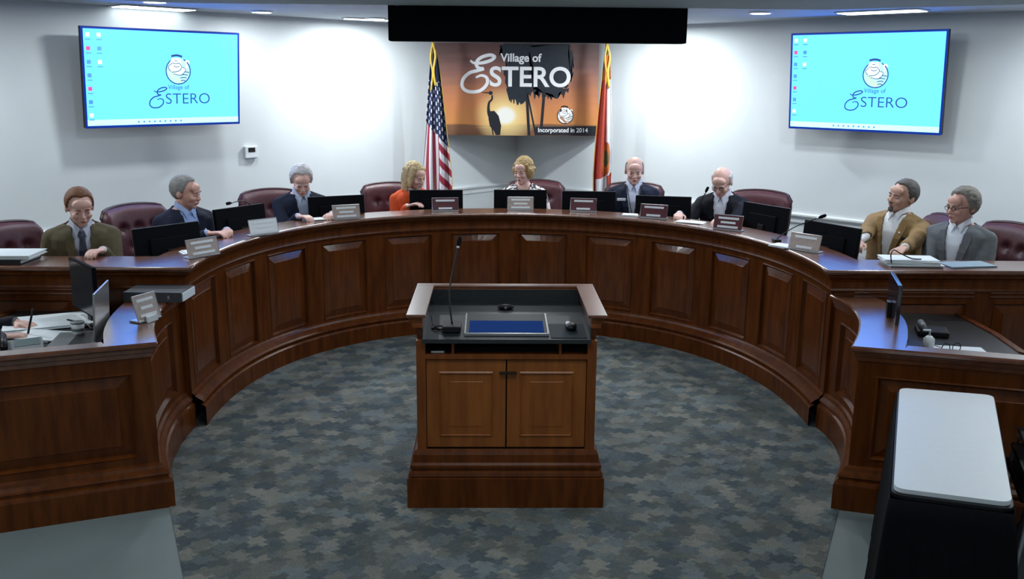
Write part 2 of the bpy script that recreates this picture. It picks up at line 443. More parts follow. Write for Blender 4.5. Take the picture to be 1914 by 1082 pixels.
# ------------------------------------------------------------------ staff desks
DZ = .85
def staff_desk(side, curve, tip, far, dtop_outer, name_label):
    """curve: from dais to tip (exclusive); far: outer end of the straight front"""
    root = thing('staff_desk', name_label, 'desk', (tip[0], tip[1], 0))
    def add(n, bm, m, smooth=False): return dkid(n, bm, m, root, smooth)
    c = smooth_pts([(p[0], p[1]) for p in curve]+[tip], 6)
    if side < 0: path = [Vector(far)] + c[::-1]
    else: path = c + [Vector(far)]
    kcorner = 1 if side < 0 else len(c)-1
    cap = [(-.02, DZ), (.028, DZ), (.036, DZ-.006), (.036, DZ-.02), (.028, DZ-.028), (.018, DZ-.034), (.016, DZ-.05), (.01, DZ-.056), (.008, DZ-.075), (0, DZ-.08)]
    add('cornice_moulding', sweep(B(), path, cap), WOODH)
    add('plinth', sweep(B(), path, [(0, .225), (.014, .215), (.02, .2), (.038, .185), (.044, .175), (.036, .168), (.036, .158), (.05, .15), (.056, .135), (.056, 0)]), WOOD)
    # straight front
    a, b_ = (far, tip) if side < 0 else (tip, far)
    M, ln = straight(a, b_)
    pl = [(ln-.95, ln-.09, .262, .70), (ln-1.75, ln-1.03, .262, .70)] if side < 0 else [(.09, .95, .262, .70), (1.03, 1.75, .262, .70)]
    fr, ps = panelled(M, 0, ln, .19, DZ-.07, pl, .5)
    add('front_face_frame', fr, WOOD)
    for p in ps: add('raised_panel', p, WOOD)
    # curved side
    cc = c[::-1] if side < 0 else c
    cum = [0]
    for p, q in zip(cc, cc[1:]): cum.append(cum[-1]+(q-p).length)
    def MC(s, d, z):
        s = max(0, min(cum[-1]-1e-6, s))
        for i in range(len(cum)-1):
            if s <= cum[i+1]: break
        f = (s-cum[i])/(cum[i+1]-cum[i]); p = cc[i]*(1-f)+cc[i+1]*f
        t0 = (cc[min(i+1, len(cc)-1)]-cc[max(i-1, 0)]).normalized(); t1 = (cc[min(i+2, len(cc)-1)]-cc[i]).normalized()
        t = (t0*(1-f)+t1*f).normalized()
        return Vector((p.x+t.y*d, p.y-t.x*d, z))
    lnc = cum[-1]
    fr, ps = panelled(MC, 0, lnc, .19, DZ-.07, [(.1, lnc-.12, .262, .70)], .06)
    add('side_face_frame', fr, WOOD)
    for p in ps: add('raised_panel', p, WOOD)
    # ledge
    ins = offset_path(path, -.20); frontin = offset_path(path, -.06); outp = offset_path(path, .027)
    if side < 0:
        i0 = 1
        A = outp[1:]; Bk = ins[2:]
        t = (Vector(tip)-Vector(far)).normalized()
        corner = frontin[1]-t*.15
        poly = A + Bk[::-1] + [corner, frontin[0], outp[0]]
    else:
        A = outp[:len(c)]; Bk = ins[:len(c)-1]
        t = (Vector(far)-Vector(tip)).normalized()
        corner = frontin[len(c)-1]+t*.15
        poly = A[::-1] + Bk + [corner, frontin[-1], outp[-1]]
    add('ledge', prism(B(), poly, DZ-.03, DZ+.001), WOODH)
    # dark work surface and inner board
    inn = offset_path(path, -.03)
    if side < 0: poly = [p for p in inn[1:]] + dtop_outer + []
    else: poly = [p for p in inn[:len(c)]] + dtop_outer
    add('work_surface', prism(B(), poly, .715, .742), DARKTOP)
    add('inner_board', sweep(B(), path, [(-.022, .08), (-.022, DZ-.03)]), WOOD)
    bm = B(); prism(bm, [Vector(p)for p in dtop_outer] + [Vector(p)*1 + Vector((.035*side, .0)) for p in dtop_outer[::-1]], .70, .75)
    add('edge_band', bm, WOOD)
    return root
TL = (-1.655, 4.25); FL_ = (-3.45, 3.575)
staff_desk(-1, [(-1.87, yw-.002), (-1.875, 5.05), (-1.83, 4.75), (-1.76, 4.5)], TL, FL_, [Vector((-2.80, yw-.06)), Vector((-2.85, 4.7)), Vector((-3.0, 3.83))],
           'lower panelled clerk desk at the left end of the curved dais with papers on it')
TR = (1.79, 4.215); FR_ = (3.6, 3.66)
staff_desk(1, [(2.07, yw-.002), (2.085, 5.05), (2.03, 4.75), (1.92, 4.47)], TR, FR_, [Vector((2.95, 3.92)), Vector((2.72, 4.45)), Vector((2.77, 4.8)), Vector((2.78, yw-.06))],
           'lower panelled clerk desk at the right end of the dais behind the white folding table')

# ------------------------------------------------------------------ lectern
LX, LY = .07, 4.24
lec = thing('lectern', 'cherry wood podium with two cabinet doors standing alone on the patterned carpet', 'lectern', (LX, LY, 0))
def lk(n, bm, m=WOODL, smooth=False, par=None): return link(n, bm, m, par or lec, smooth)
HW = .44; D2 = .60                          # body half width, depth (local y from 0)
for s in (-1, 1):
    bm = B(); x0, x1 = sorted((s*HW, s*(HW-.03)))
    poly = [(0.0505, .16), (D2, .16), (D2, .985), (.0505, .965)]
    vs = [[bm.verts.new((x, y, z)) for y, z in poly] for x in (x0, x1)]
    bm.faces.new(vs[0]); bm.faces.new(vs[1][::-1])
    for i in range(4): bm.faces.new((vs[0][i], vs[0][(i+1) % 4], vs[1][(i+1) % 4], vs[1][i]))
    bmesh.ops.recalc_face_normals(bm, faces=bm.faces)
    lk('side_panel', bm)
    bm = B(); x0, x1 = sorted((s*(HW-.025), s*(HW+.03)))
    mt = Matrix.Translation((0, 0, 0))
    for (d, z0, z1) in ((.0, .955, .985), (-.015, .93, .955)):
        a, b_ = sorted((s*(HW-.035), s*(HW+.03+d)))
        box(bm, (a, -.03, z0), (b_, D2+.03+d, z1), bevel=.004)
    lk('side_rail_moulding', bm)
    bm = B(); a, b_ = sorted((s*(HW-.052), s*(HW+.042)))
    box(bm, (a, -.045, .985), (b_, D2+.045, 1.0), bevel=.004)
    lk('side_cap', bm, WOODH)
bm = B(); box(bm, (-HW-.042, D2-.01, .9855), (HW+.042, D2+.045, 1.0005), bevel=.004); lk('rear_cap', bm, WOODH)
bm = B(); box(bm, (-HW+.03, D2-.03, .16), (HW-.03, D2, .985)); lk('rear_panel', bm)
# desktop, sloped gently
def slope(y): return .872 + .045*(y/.57)
bm = B(); vs = [bm.verts.new(p) for p in ((-HW+.03, -.02, slope(0)), (HW-.03, -.02, slope(0)), (HW-.03, D2-.03, slope(.57)), (-HW+.03, D2-.03, slope(.57)))]
bm.faces.new(vs); r = bmesh.ops.extrude_face_region(bm, geom=bm.faces[:]); bmesh.ops.translate(bm, vec=(0, 0, -.02), verts=[v for v in r['geom'] if isinstance(v, bmesh.types.BMVert)])
bmesh.ops.recalc_face_normals(bm, faces=bm.faces)
lk('desktop', bm, LECTOP)
# embedded touch screen
sl = math.atan(.045/.57)
scr = thing('x', 'y', 'z'); bpy.data.objects.remove(scr)
bm = B(); box(bm, (-.205, 0, .001), (.205, .30, .012), bevel=.003)
fo = lk('touch_screen', bm, BLACK); fo.location = (.0, .03, slope(.03)); fo.rotation_euler = (sl, 0, 0)
bm = B(); box(bm, (-.185, .02, .0122), (.185, .19, .0135)); lk('display', bm, mat('blue_display', (.004, .006, .02), .6, spec=.0, emit=(.010, .036, .15), es=.9), par=fo)
bm = B()
for x in (-.207, .2): box(bm, (x, -.002, .004), (x+.007, .30, .016))
box(bm, (-.207, -.004, .004), (.207, .004, .016)); lk('metal_bezel', bm, SILVER, par=fo)
for a_, b2_ in (((-HW+.0305, D2-.034, .84), (HW-.0305, D2-.0305, .984)), ((-HW+.0302, 0.0, .862), (-HW+.034, D2-.034, .954)), ((HW-.034, 0.0, .862), (HW-.0302, D2-.034, .954))): lk('well_lining', box(B(), a_, b2_), LECTOP)
lk('cubby_shade', box(B(), (-HW+.031, .30, .7905), (HW-.031, .304, .86)), GAP)  # shade deep in the cubby put in as a near-black sheet
# cubby row
bm = B(); box(bm, (-HW+.045, .002, .845), (HW-.045, .04, .872)); lk('top_rail', bm)
bm = B(); box(bm, (-HW+.045, .002, .765), (HW-.045, .05, .79)); lk('middle_rail', bm)
for s in (-1, 1):
    bm = B(); a, b_ = sorted((s*HW, s*(HW-.045))); box(bm, (a, 0, .26), (b_, .05, .86)); lk('front_stile', bm)
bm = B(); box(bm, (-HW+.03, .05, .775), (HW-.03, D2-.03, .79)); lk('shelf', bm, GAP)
for x in (-.262, .262):
    bm = B(); box(bm, (x-.006, .005, .785), (x+.006, .3, .85)); lk('divider', bm)
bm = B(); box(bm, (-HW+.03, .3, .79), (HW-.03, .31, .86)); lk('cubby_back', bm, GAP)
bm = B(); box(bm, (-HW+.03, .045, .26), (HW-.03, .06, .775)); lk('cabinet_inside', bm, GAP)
# doors
for s in (-1, 1):
    x0, x1 = sorted((s*.004, s*(HW-.048)))
    M, ln = straight((x0, .012), (x1, .012))
    fr, ps = panelled(M, 0, x1-x0, .305, .758, [(.06, x1-x0-.06, .36, .70)], 1, dep=.014, rev=.02, bev=.03)
    MM = lambda s_, d, z: M(s_, d, z)
    bm = fr
    door = lk('door', bm, WOODD)
    for p in ps: lk('raised_panel', p, WOODD, par=door)
    bm = B(); box(bm, (x0, .013, .305), (x1, .04, .758)); lk('door_core', bm, WOODD, par=door)
bm = B(); box(bm, (-.035, -.004, .690), (.05, .012, .700)); lk('latch', bm, mat('bronze', (.04, .03, .02), .4, metal=.6, noise_amt=.1))
# base
bm = B()
bp = [(.0, .30), (.012, .295), (.02, .275), (.022, .235), (.035, .225), (.035, .21), (.028, .205), (.028, .195), (.04, .188), (.045, .17), (.038, .165), (.05, .16), (.05, 0)]
loop = [(-HW, D2), (-HW, 0), (HW, 0), (HW, D2)]
sweep(bm, loop, bp)
lk('base_moulding', bm, WOOD)
bm = B(); box(bm, (-HW, .03, .02), (HW, D2, .26)); lk('base_core', bm, WOOD)

# ------------------------------------------------------------------ things on the lectern
def on_lec(x, y): return (LX+x, LY+y, slope(y)+.001)
def gooseneck(name, label, base, tipv, bend, group=None, hb=.018, bsize=(.05, .07)):
    t = thing(name, label, 'microphone', base, 0, group)
    b0 = Vector((0, 0, 0)); tv = Vector(tipv)-Vector(base)
    link('base', box(B(), (-bsize[0]/2, -bsize[1]/2, 0), (bsize[0]/2, bsize[1]/2, hb), bevel=.004), BLACK, t)
    pts = smooth_pts([b0+Vector((0, 0, hb)), Vector(bend)-Vector(base), tv], 8)
    link('gooseneck', tube(B(), pts, .0048 if base[2] < .95 and base[1] < 5 else .0034, 8), BLACK, t, True)
    d = (pts[-1]-pts[-3]).normalized()
    hd = tube(B(), [tv-d*.01, tv, tv+d*.012, tv+d*.04, tv+d*.046], [.005, .009, .012, .011, .004], 12)
    link('microphone_head', hd, BLACKM, t, True)
    link('collar', tube(B(), [tv-d*.022, tv-d*.008], .0075, 10), SILVER, t, True)
    return t
def gooseneck_at(*a, **k): return gooseneck(*a, **k)
gooseneck('gooseneck_microphone', 'black gooseneck microphone rising from the left side of the lectern desktop', on_lec(-.27, .12), (-.175, 4.58, 1.27), (-.215, 4.44, 1.07), hb=.03, bsize=(.09, .12))
t = thing('cable', 'black cable coiled on the lectern desktop beside the microphone', 'cable', on_lec(-.34, .1))
link('cable_loop', tube(B(), smooth_pts([(-.04, .22, .02), (-.03, .1, .006), (.0, .02, .006), (.04, .0, .006), (.05, .05, .006), (.0, .07, .006), (-.03, .03, .006), (.02, -.01, .012), (.08, .02, .02)], 6), .004, 6), BLACK, t, True)
link('cable_plug', tube(B(), [(.06, .0, .012), (.09, .02, .016)], .009, 8), BLACK, t, True)
t = thing('camera_puck', 'small black domed device at the back of the lectern desktop', 'device', on_lec(.0, .44))
link('housing', ell(B(), (0, 0, .012), (.045, .022, .014)), BLACK, t, True)
link('lens_ring', tube(B(), [(0, -.02, .012), (0, -.026, .012)], .007), GREY, t)
t = thing('mouse_pad', 'dark mouse pad on the right side of the lectern desktop', 'mouse pad', on_lec(.30, .10))
t.rotation_euler = (sl, 0, 0)
link('pad', box(B(), (-.085, -.1, .0), (.09, .1, .004), bevel=.001), mat('pad_rubber', (.008, .018, .026), .7, noise_amt=.2), t)
t = thing('computer_mouse', 'black computer mouse with silver top on the lectern pad', 'mouse', on_lec(.32, .12)); t.location.z += .006
link('shell', ell(B(), (0, 0, .014), (.03, .05, .018)), BLACK, t, True)
link('silver_top', ell(B(), (-.012, .015, .024), (.014, .03, .010)), SILVER, t, True)
t = tag(link('marker', box(B(), (-.035, -.006, 0), (.03, .006, .008), bevel=.002), WHITEP, None, loc=(LX-.335, LY+.03, .791)), 'short white marker lying in the left cubby of the lectern', 'marker')
t = tag(link('small_remote', box(B(), (-.03, -.004, 0), (.03, .006, .02), bevel=.002), GREY, None, loc=(LX-.33, LY+.2, .791)), 'dark grey remote deep in the left cubby of the lectern', 'remote')

# ------------------------------------------------------------------ televisions
TVBLUE = None
def tv_screen_mat():
    m = bpy.data.materials.new('tv_screen'); m.use_nodes = True; nt = m.node_tree; b = nt.nodes['Principled BSDF']
    b.inputs['Base Color'].default_value = (.01, .01, .01, 1); b.inputs['Roughness'].default_value = .3
    b.inputs['Emission Color'].default_value = (.05, .25, 1, 1); b.inputs['Emission Strength'].default_value = 4.2
    return m
TVM = tv_screen_mat()
INK = mat('screen_ink', (.01, .02, .05), .4, emit=(.015, .07, .28), es=1)
INKW = mat('screen_white', (.5, .5, .5), .4, emit=(.7, 1.0, 1.0), es=1.1)
INKM = mat('screen_pale', (.3, .5, .5), .4, emit=(.35, .85, .95), es=1.1)
INKR = mat('screen_red', (.3, .02, .05), .4, emit=(.7, .08, .35), es=1)
INKB = mat('screen_task', (.3, .5, .5), .4, emit=(.45, 1.1, 1.3), es=1.2)
INKO = mat('screen_olive', (.3, .5, .5), .4, emit=(.45, .5, .25), es=1)
def script_E(bm, s, w_, ox=0, oz=0):
    """calligraphic capital E, unit height roughly 1"""
    pts = [(.25, .77), (.36, .70), (.59, .71), (.82, .78), (.92, .87), (.80, .92), (.59, .87), (.45, .77), (.42, .64), (.50, .56), (.61, .55), (.45, .50), (.22, .43), (.05, .26), (.03, .05), (.20, -.07), (.50, -.05), (.70, .12), (.71, .30), (.56, .37), (.40, .31)]
    stroke(bm, [(ox+p[0]*s, oz+p[1]*s) for p in pts], [w_*.6]+[w_]*8+[w_*.6], 0, 6)
def emblem(cx, cz, r, par, ink, pale, white, olive, y, rot=None):
    bm = B(); disc_xz(bm, cx, cz, r, y, 32); link('emblem_disc', bm, pale, par)
    bm = B()
    ring = [(cx+r*math.cos(a), cz+r*math.sin(a)) for a in [PI*.35-i*(PI*1.72)/30 for i in range(31)]]
    stroke(bm, ring, r*.09, y-.0008, 1)
    for k in range(4): stroke(bm, [(cx+r*.15, cz-r*(.1+.22*k)), (cx+r*.45, cz-r*(.04+.22*k)), (cx+r*(.92-.12*k), cz-r*(.1+.22*k))], r*.07, y-.0008, 4)
    stroke(bm, [(cx-r*.55, cz+r*1.12), (cx-r*.1, cz+r*1.2), (cx+r*.35, cz+r*1.1)], r*.16, y-.0008, 4)
    link('emblem_lines', bm, ink, par)
    bm = B()
    Q = lambda *pp: [(cx+r*p[0], cz+r*p[1]) for p in pp]
    poly_xz(bm, Q((-.5, 1.0), (.15, 1.0), (.1, .6), (.3, .3), (0, .02), (-.6, -.05), (-.82, .3), (-.48, .6)), y-.0012)
    poly_xz(bm, Q((.02, -.02), (.34, .26), (.6, .2), (.5, -.1), (.15, -.32), (-.5, -.16)), y-.0012)
    stroke(bm, Q((.5, .12), (.74, .40), (.62, .66), (.78, .80), (.94, .60)), r*.13, y-.0013, 5)
    link('emblem_bird', bm, white, par)
    bm = B()
    for ln_ in (((-.48, .6), (-.82, .3), (-.6, -.05)), ((.1, .6), (.3, .3), (.02, .0), (-.55, -.1)), ((-.46, .62), (-.18, .56), (.1, .62)), ((.34, .26), (.6, .2), (.5, -.1), (.15, -.32), (-.4, -.2)), ((-.3, .8), (-.05, .8)), ((-.4, .4), (-.1, .3), (.1, .4))):
        stroke(bm, Q(*ln_), r*.055, y-.0018, 5)
    link('emblem_outline', bm, ink, par)
    bm = B()
    for k in range(4):
        disc_xz(bm, cx-r*(.55-.2*k), cz-r*(.25+.18*k), r*.16, y-.0016, 8)
    link('emblem_leaves', bm, olive, par)
def tv(label, center, rz, w_=1.33, h=.775, tilt=.10, icons=0):
    t = thing('television', label, 'television', center, 0, None, rot=(tilt, 0, rz))
    # local: screen faces -Y
    link('casing', box(B(), (-w_/2, 0, -h/2), (w_/2, .045, h/2), bevel=.006), BLACK, t)
    bz = .016
    link('screen', box(B(), (-w_/2+bz, -.002, -h/2+bz+.004), (w_/2-bz, .004, h/2-bz)), TVM, t)
    bm = B()
    for a, b_ in (((-w_/2, -.004, -h/2), (-w_/2+bz, .0, h/2)), ((w_/2-bz, -.004, -h/2), (w_/2, .0, h/2)), ((-w_/2+bz, -.004, h/2-bz), (w_/2-bz, .0, h/2)), ((-w_/2+bz, -.004, -h/2), (w_/2-bz, 0, -h/2+bz+.004))): box(bm, a, b_)
    link('bezel', bm, mat('tv_bezel_glow', (.008, .02, .14), .25, spec=.6, emit=(.0, .02, .22), es=1), t)  # bezel is no lamp; its blue glow is put in by emission
    link('wall_mount', box(box(B(), (-.2, .045, -.2), (.2, .09, .2)), (-.12, .09, -.08), (.12, .24, .08)), BLACK, t)
    bm = B(); box(bm, (-w_/2+bz, -.0035, -h/2+bz+.004), (w_/2-bz, -.0021, -h/2+bz+.05)); link('task_bar', bm, INKB, t)
    Y = -.0045
    ex = .085
    me = text_mesh('STERO', .125, bold=-.001, align='LEFT', sx=1.08); o = link('wordmark', me, INK, t); o.rotation_euler = (PI/2, 0, 0); o.location = (ex-.10, Y, -.205)
    bm = B(); script_E(bm, .165, .010, ex-.235, -.222); o = link('script_initial', bm, INK, t); o.location = (0, Y, 0)
    me = text_mesh('Village of', .05); o = link('small_wordmark', me, INKO if 0 else INK, t); o.rotation_euler = (PI/2, 0, 0); o.location = (ex+.02, Y, -.085)
    emblem(ex+.02, .062, .105, t, INK, INKM, INKW, INKO, Y)
    r = random.Random(3)
    MID = mat('screen_mid', (.1, .2, .4), .4, emit=(.03, .2, .75), es=1)
    for c in range(2):
        for k in range(7 if c == 0 else 3):
            x = -w_/2+.05+c*.085; z = h/2-.06-k*.102
            mm = INKR if (c == 0 and k in (1, 4)) else (INKW if (k in (0, 6) or (c == 1 and k == 2)) else MID)
            ic = link('desktop_icon', box(B(), (x-.016, Y, z-.016), (x+.014, Y+.001, z+.014)), mm, t)
            link('icon_caption', box(B(), (x-.02, Y, z-.040), (x+.02, Y+.001, z-.033)), MID, ic)
    for k in range(9): link('task_icon', box(B(), (-.25+k*.045, Y, -h/2+bz+.02), (-.235+k*.045, Y+.001, -h/2+bz+.033)), MID, t)
    return t
def on_wall(side, s, off, z):
    """point at distance s along the wall from the corner, off metres in front"""
    if side < 0: return Vector((CX-s*SQ+off*SQ, CY-s*SQ-off*SQ, z))
    return Vector((CX+s*SQ-off*SQ, CY-s*SQ-off*SQ, z))
TV_L = on_wall(-1, 4.43, .24, 2.075); TV_R = on_wall(1, 4.27, .24, 2.095)
tv('large wall television on the left wall showing a cyan desktop with a village logo', TV_L, PI/4)
tv('large wall television on the right wall showing a cyan desktop with a village logo', TV_R, -PI/4, h=.83)

# thermostat
p = on_wall(-1, 3.56, .002, 1.42)
t = thing('thermostat', 'small white thermostat with dark display on the wall below the left television', 'thermostat', p, PI/4)
link('housing', box(B(), (-.065, -.03, -.055), (.065, 0, .055), bevel=.006), WHITEP, t)
link('display', box(B(), (-.035, -.032, .0), (.035, -.029, .04)), BLACK, t)

# ------------------------------------------------------------------ banner across the corner
BY = 10.1
bw, bh = 1.77, .98
BXc, BZ0 = .255, 1.49
def banner_mat():
    m = bpy.data.materials.new('banner_print'); m.use_nodes = True; nt = m.node_tree; b = nt.nodes['Principled BSDF']
    b.inputs['Roughness'].default_value = .5
    tc = nt.nodes.new('ShaderNodeTexCoord'); sp = nt.nodes.new('ShaderNodeSeparateXYZ'); nt.links.new(tc.outputs['Generated'], sp.inputs[0])
    nz = nt.nodes.new('ShaderNodeTexNoise'); nz.inputs['Scale'].default_value = 3.0
    mp = nt.nodes.new('ShaderNodeMapping'); mp.inputs['Scale'].default_value = (.7, 1, 5); nt.links.new(tc.outputs['Generated'], mp.inputs[0]); nt.links.new(mp.outputs[0], nz.inputs['Vector'])
    ad = nt.nodes.new('ShaderNodeMath'); ad.operation = 'MULTIPLY_ADD'; ad.inputs[1].default_value = .22; nt.links.new(nz.outputs[0], ad.inputs[0]); nt.links.new(sp.outputs[2], ad.inputs[2])
    cr = nt.nodes.new('ShaderNodeValToRGB'); e = cr.color_ramp.elements
    e[0].position = .10; e[0].color = (.16, .07, .035, 1); e[1].position = 1.1; e[1].color = (.12, .055, .05, 1)
    for pos, c in ((.21, (.22, .10, .05)), (.235, (.62, .25, .07)), (.45, (.60, .22, .08)), (.68, (.40, .16, .09)), (.85, (.22, .10, .085))):
        k = e.new(pos); k.color = (*c, 1)
    nt.links.new(ad.outputs[0], cr.inputs[0])
    # printed sun disc and its halo
    cb = nt.nodes.new('ShaderNodeVectorMath'); cb.operation = 'SUBTRACT'; cb.inputs[1].default_value = (.43, 0, .22)
    sc = nt.nodes.new('ShaderNodeVectorMath'); sc.operation = 'MULTIPLY'; sc.inputs[1].default_value = (1.77, 0, 1.15)
    ln = nt.nodes.new('ShaderNodeVectorMath'); ln.operation = 'LENGTH'
    nt.links.new(tc.outputs['Generated'], cb.inputs[0]); nt.links.new(cb.outputs[0], sc.inputs[0]); nt.links.new(sc.outputs[0], ln.inputs[0])
    c2 = nt.nodes.new('ShaderNodeValToRGB'); f = c2.color_ramp.elements
    f[0].position = .10; f[0].color = (1, 1, 1, 1); f[1].position = .36; f[1].color = (0, 0, 0, 1)
    nt.links.new(ln.outputs['Value'], c2.inputs[0])
    mx = nt.nodes.new('ShaderNodeMixRGB'); mx.inputs[2].default_value = (.95, .72, .30, 1)
    nt.links.new(c2.outputs[0], mx.inputs[0]); nt.links.new(cr.outputs[0], mx.inputs[1])
    c3 = nt.nodes.new('ShaderNodeValToRGB'); g = c3.color_ramp.elements
    g[0].position = .08; g[0].color = (1, 1, 1, 1); g[1].position = .13; g[1].color = (0, 0, 0, 1)
    nt.links.new(ln.outputs['Value'], c3.inputs[0])
    m2 = nt.nodes.new('ShaderNodeMixRGB'); m2.inputs[2].default_value = (.95, .93, .85, 1)
    nt.links.new(c3.outputs[0], m2.inputs[0]); nt.links.new(mx.outputs[0], m2.inputs[1]); nt.links.new(m2.outputs[0], b.inputs['Base Color'])
    return m
ban = thing('banner', 'village banner with sunset, heron and palm silhouettes hung across the room corner', 'banner', (BXc, BY, BZ0))
link('banner_panel', box(B(), (-bw/2, 0, 0), (bw/2, .012, bh)), banner_mat(), ban)
BLK = mat('banner_black', (.008, .01, .018), .5, noise_amt=.2); BWH = mat('banner_white', (.9, .92, .94), .5, noise_amt=.02)
BDK = mat('banner_dark_blue', (.010, .018, .032), .5, noise_amt=.3, nscale=20)
def bx(px): return (px-964)/306*bw            # banner artwork laid out on its own surface
def bz(py): return (253-py)/(253-83)*bh
bm = B()
r = random.Random(5)
def crown(cx, cz, rx_, rz_, n=60):
    pts = []
    for i in range(n):
        a = 2*PI*i/n; k = 1+r.uniform(-.12, .12)
        pts.append((cx+rx_*k*math.cos(a), min(bh-.005, cz+rz_*k*math.sin(a))))
    poly_xz(bm, pts, -.001-r.uniform(0, .0006))
crown(bx(1025), bz(122), .24, .34, 90); crown(bx(968), bz(140), .15, .30, 70); crown(bx(1044), bz(120), .14, .26); crown(bx(985), bz(95), .3, .16)
for kx in range(948, 1060, 5):
    stroke(bm, [(bx(kx), bz(165)), (bx(kx+r.uniform(-3, 3)), bz((190 if kx < 985 else 176)+r.uniform(-6, 10)))], [.05, .008], -.0012, 1)
link('palm_crowns', bm, BDK, ban)
bm = B()
for a, b_, w_ in (((1016, 165), (1010, 253), .030), ((982, 165), (988, 253), .030), ((984, 175), (1001, 253), .018)):
    stroke(bm, [(bx(a[0]), bz(a[1])), (bx(b_[0]), bz(b_[1])+.003)], w_, -.0022, 1)
link('palm_trunks', bm, BLK, ban)
bm = B()
stroke(bm, [(bx(p[0]), bz(p[1])) for p in ((918, 178), (917, 186), (912, 192), (911, 205), (914, 215), (920, 222))], [.014, .02, .022, .03, .05, .06], -.0024, 6)
stroke(bm, [(bx(898), bz(173)), (bx(915), bz(174))], [.004, .018], -.0024, 1); disc_xz(bm, bx(915), bz(174), .022, -.0025, 12)
poly_xz(bm, [(bx(p[0]), bz(p[1])) for p in ((912, 208), (922, 207), (930, 216), (935, 235), (933, 252), (925, 252), (921, 244), (914, 236), (911, 222))], -.0026)
stroke(bm, [(bx(918), bz(240)), (bx(920), bz(252))], .012, -.0026, 1)
link('heron_silhouette', bm, BLK, ban)
bm = B(); poly_xz(bm, [(bx(p[0]), bz(p[1])) for p in ((1000, 236), (1115, 234), (1115, 252), (1000, 252))], -.0012)
link('shoreline', bm, BLK, ban)
def bt(s, px, py, size, bold=0, align='CENTER', sx=1):
    o = link('lettering', text_mesh(s, size, bold=bold, align=align, sx=sx), BWH, ban); o.rotation_euler = (PI/2, 0, 0); o.location = (bx(px), -.004, bz(py)); return o
bt('Village of', 971, 116, .118, .003); bt('STERO', 912, 161, .292, .006, 'LEFT', 1.02)
bt('Incorporated in 2014', 1052, 246, .068, .001, sx=.94)
bm = B(); script_E(bm, .39, .036, bx(860), bz(167)); o = link('script_initial', bm, BWH, ban); o.location = (0, -.004, 0)
emblem(bx(1056), bz(215), .085, ban, BLK, BWH, BWH, mat('banner_tan', (.5, .22, .1), .5, noise_amt=.1), -.004)

# ------------------------------------------------------------------ flags
def flag(label, x, y, spread, paint, mats, lean, gold):
    t = thing('flag', label, 'flag', (x, y, PLAT))
    link('pole', tube(B(), [(0, 0, .05), (0, 0, 2.34)], .012, 12), mat('brass', (.5, .33, .08), .3, metal=.8, noise_amt=.1), t, True)
    link('stand', cyl(cyl(B(), (0, 0), .14, 0, .03), (0, 0), .05, .03, .08, r2=.02), MATS['brass'], t)
    link('finial', ell(tube(B(), [(0, 0, 2.34), (0, 0, 2.37)], .02, 10), (0, 0, 2.41), (.02, .02, .045)), MATS['brass'], t, True)
    # draped cloth: top gathered to the pole, folds opening downwards
    nu, nv = 100, 150; H0, H1 = 2.22, .52
    bm = B(); grid = []
    for j in range(nv+1):
        v = j/nv; z = H0+(H1-H0)*v; row = []
        wdt = (.05+spread*min(1, v*1.5)**.8)
        for i in range(nu+1):
            u = i/nu
            fold = math.sin(u*PI*5.0+v*1.2)*.045*(.35+v) + math.sin(u*PI*2+1)*.02
            xx = .012+lean*(u-.42)*wdt + .01*math.sin(v*6+u*9)*v
            row.append(bm.verts.new((xx, -.03+fold, z + (.05*math.sin(u*3.1) if j == nv else 0) - .12*u*v)))
        grid.append(row)
    for j in range(nv):
        for i in range(nu):
            f = bm.faces.new((grid[j][i], grid[j+1][i], grid[j+1][i+1], grid[j][i+1])); f.material_index = paint(i/nu, j/nv)
    o = link('cloth', bm, mats, t, True)
    md = o.modifiers.new('s', 'SOLIDIFY'); md.thickness = .004
    bm = B(); e0 = [grid_pt for grid_pt in []]
    # gold fringe down the fly edge and cords
    pts = []
    for j in range(nv+1):
        v = j/nv; wdt = (.05+spread*min(1, v*1.5)**.8); u = 1.0
        pts.append((.012+lean*(.58)*wdt+.01*math.sin(v*6+9)*v, -.03+(math.sin(5*PI+v*1.2)*.045*(.35+v)+math.sin(2*PI+1)*.02), H0+(H1-H0)*v-.12*v))
    link('gold_fringe', tube(bm, pts, .0035, 6), gold, t, True)
    bm = B(); tube(bm, smooth_pts([(0, -.03, 2.33), (.03, -.06, 2.2), (.01, -.07, 2.05), (.03, -.06, 1.9)], 6), .012, 6); tube(bm, smooth_pts([(0, -.03, 2.33), (-.02, -.06, 2.18), (.0, -.06, 2.02), (-.02, -.05, 1.85)], 6), .009, 6)
    link('tassel_cord', bm, gold, t, True)
    return t
GOLD = mat('gold_trim', (.62, .42, .05), .45, noise_amt=.3, nscale=90)
FR, FW, FB = mat('flag_red', (.30, .02, .045), .8, noise_amt=.1), mat('flag_white', (.62, .64, .68), .8, noise_amt=.05), mat('flag_blue', (.012, .02, .07), .8, noise_amt=.1)
FO = mat('flag_orange', (.55, .15, .03), .8, noise_amt=.3, nscale=12); FG = mat('flag_green', (.05, .13, .07), .8, noise_amt=.3)
FRR = mat('state_flag_red', (.42, .05, .03), .8, noise_amt=.15)
def us(u, v):
    if v < .40+.12*u:
        k = (u*8) % 1 < .42 and (v*22+(int(u*8) % 2)*.5) % 1 < .42
        return 1 if (k and v > .15) else 2
    if u > .58: return 0 if int((v*1.0-u*.15)*22) % 2 else 1
    return 0 if int(u*9.2) % 2 else 1
flag('draped flag with stars and stripes on a pole at the left end of the banner', -.62, 9.62, .25, us, [FR, FW, FB], 1, GOLD)
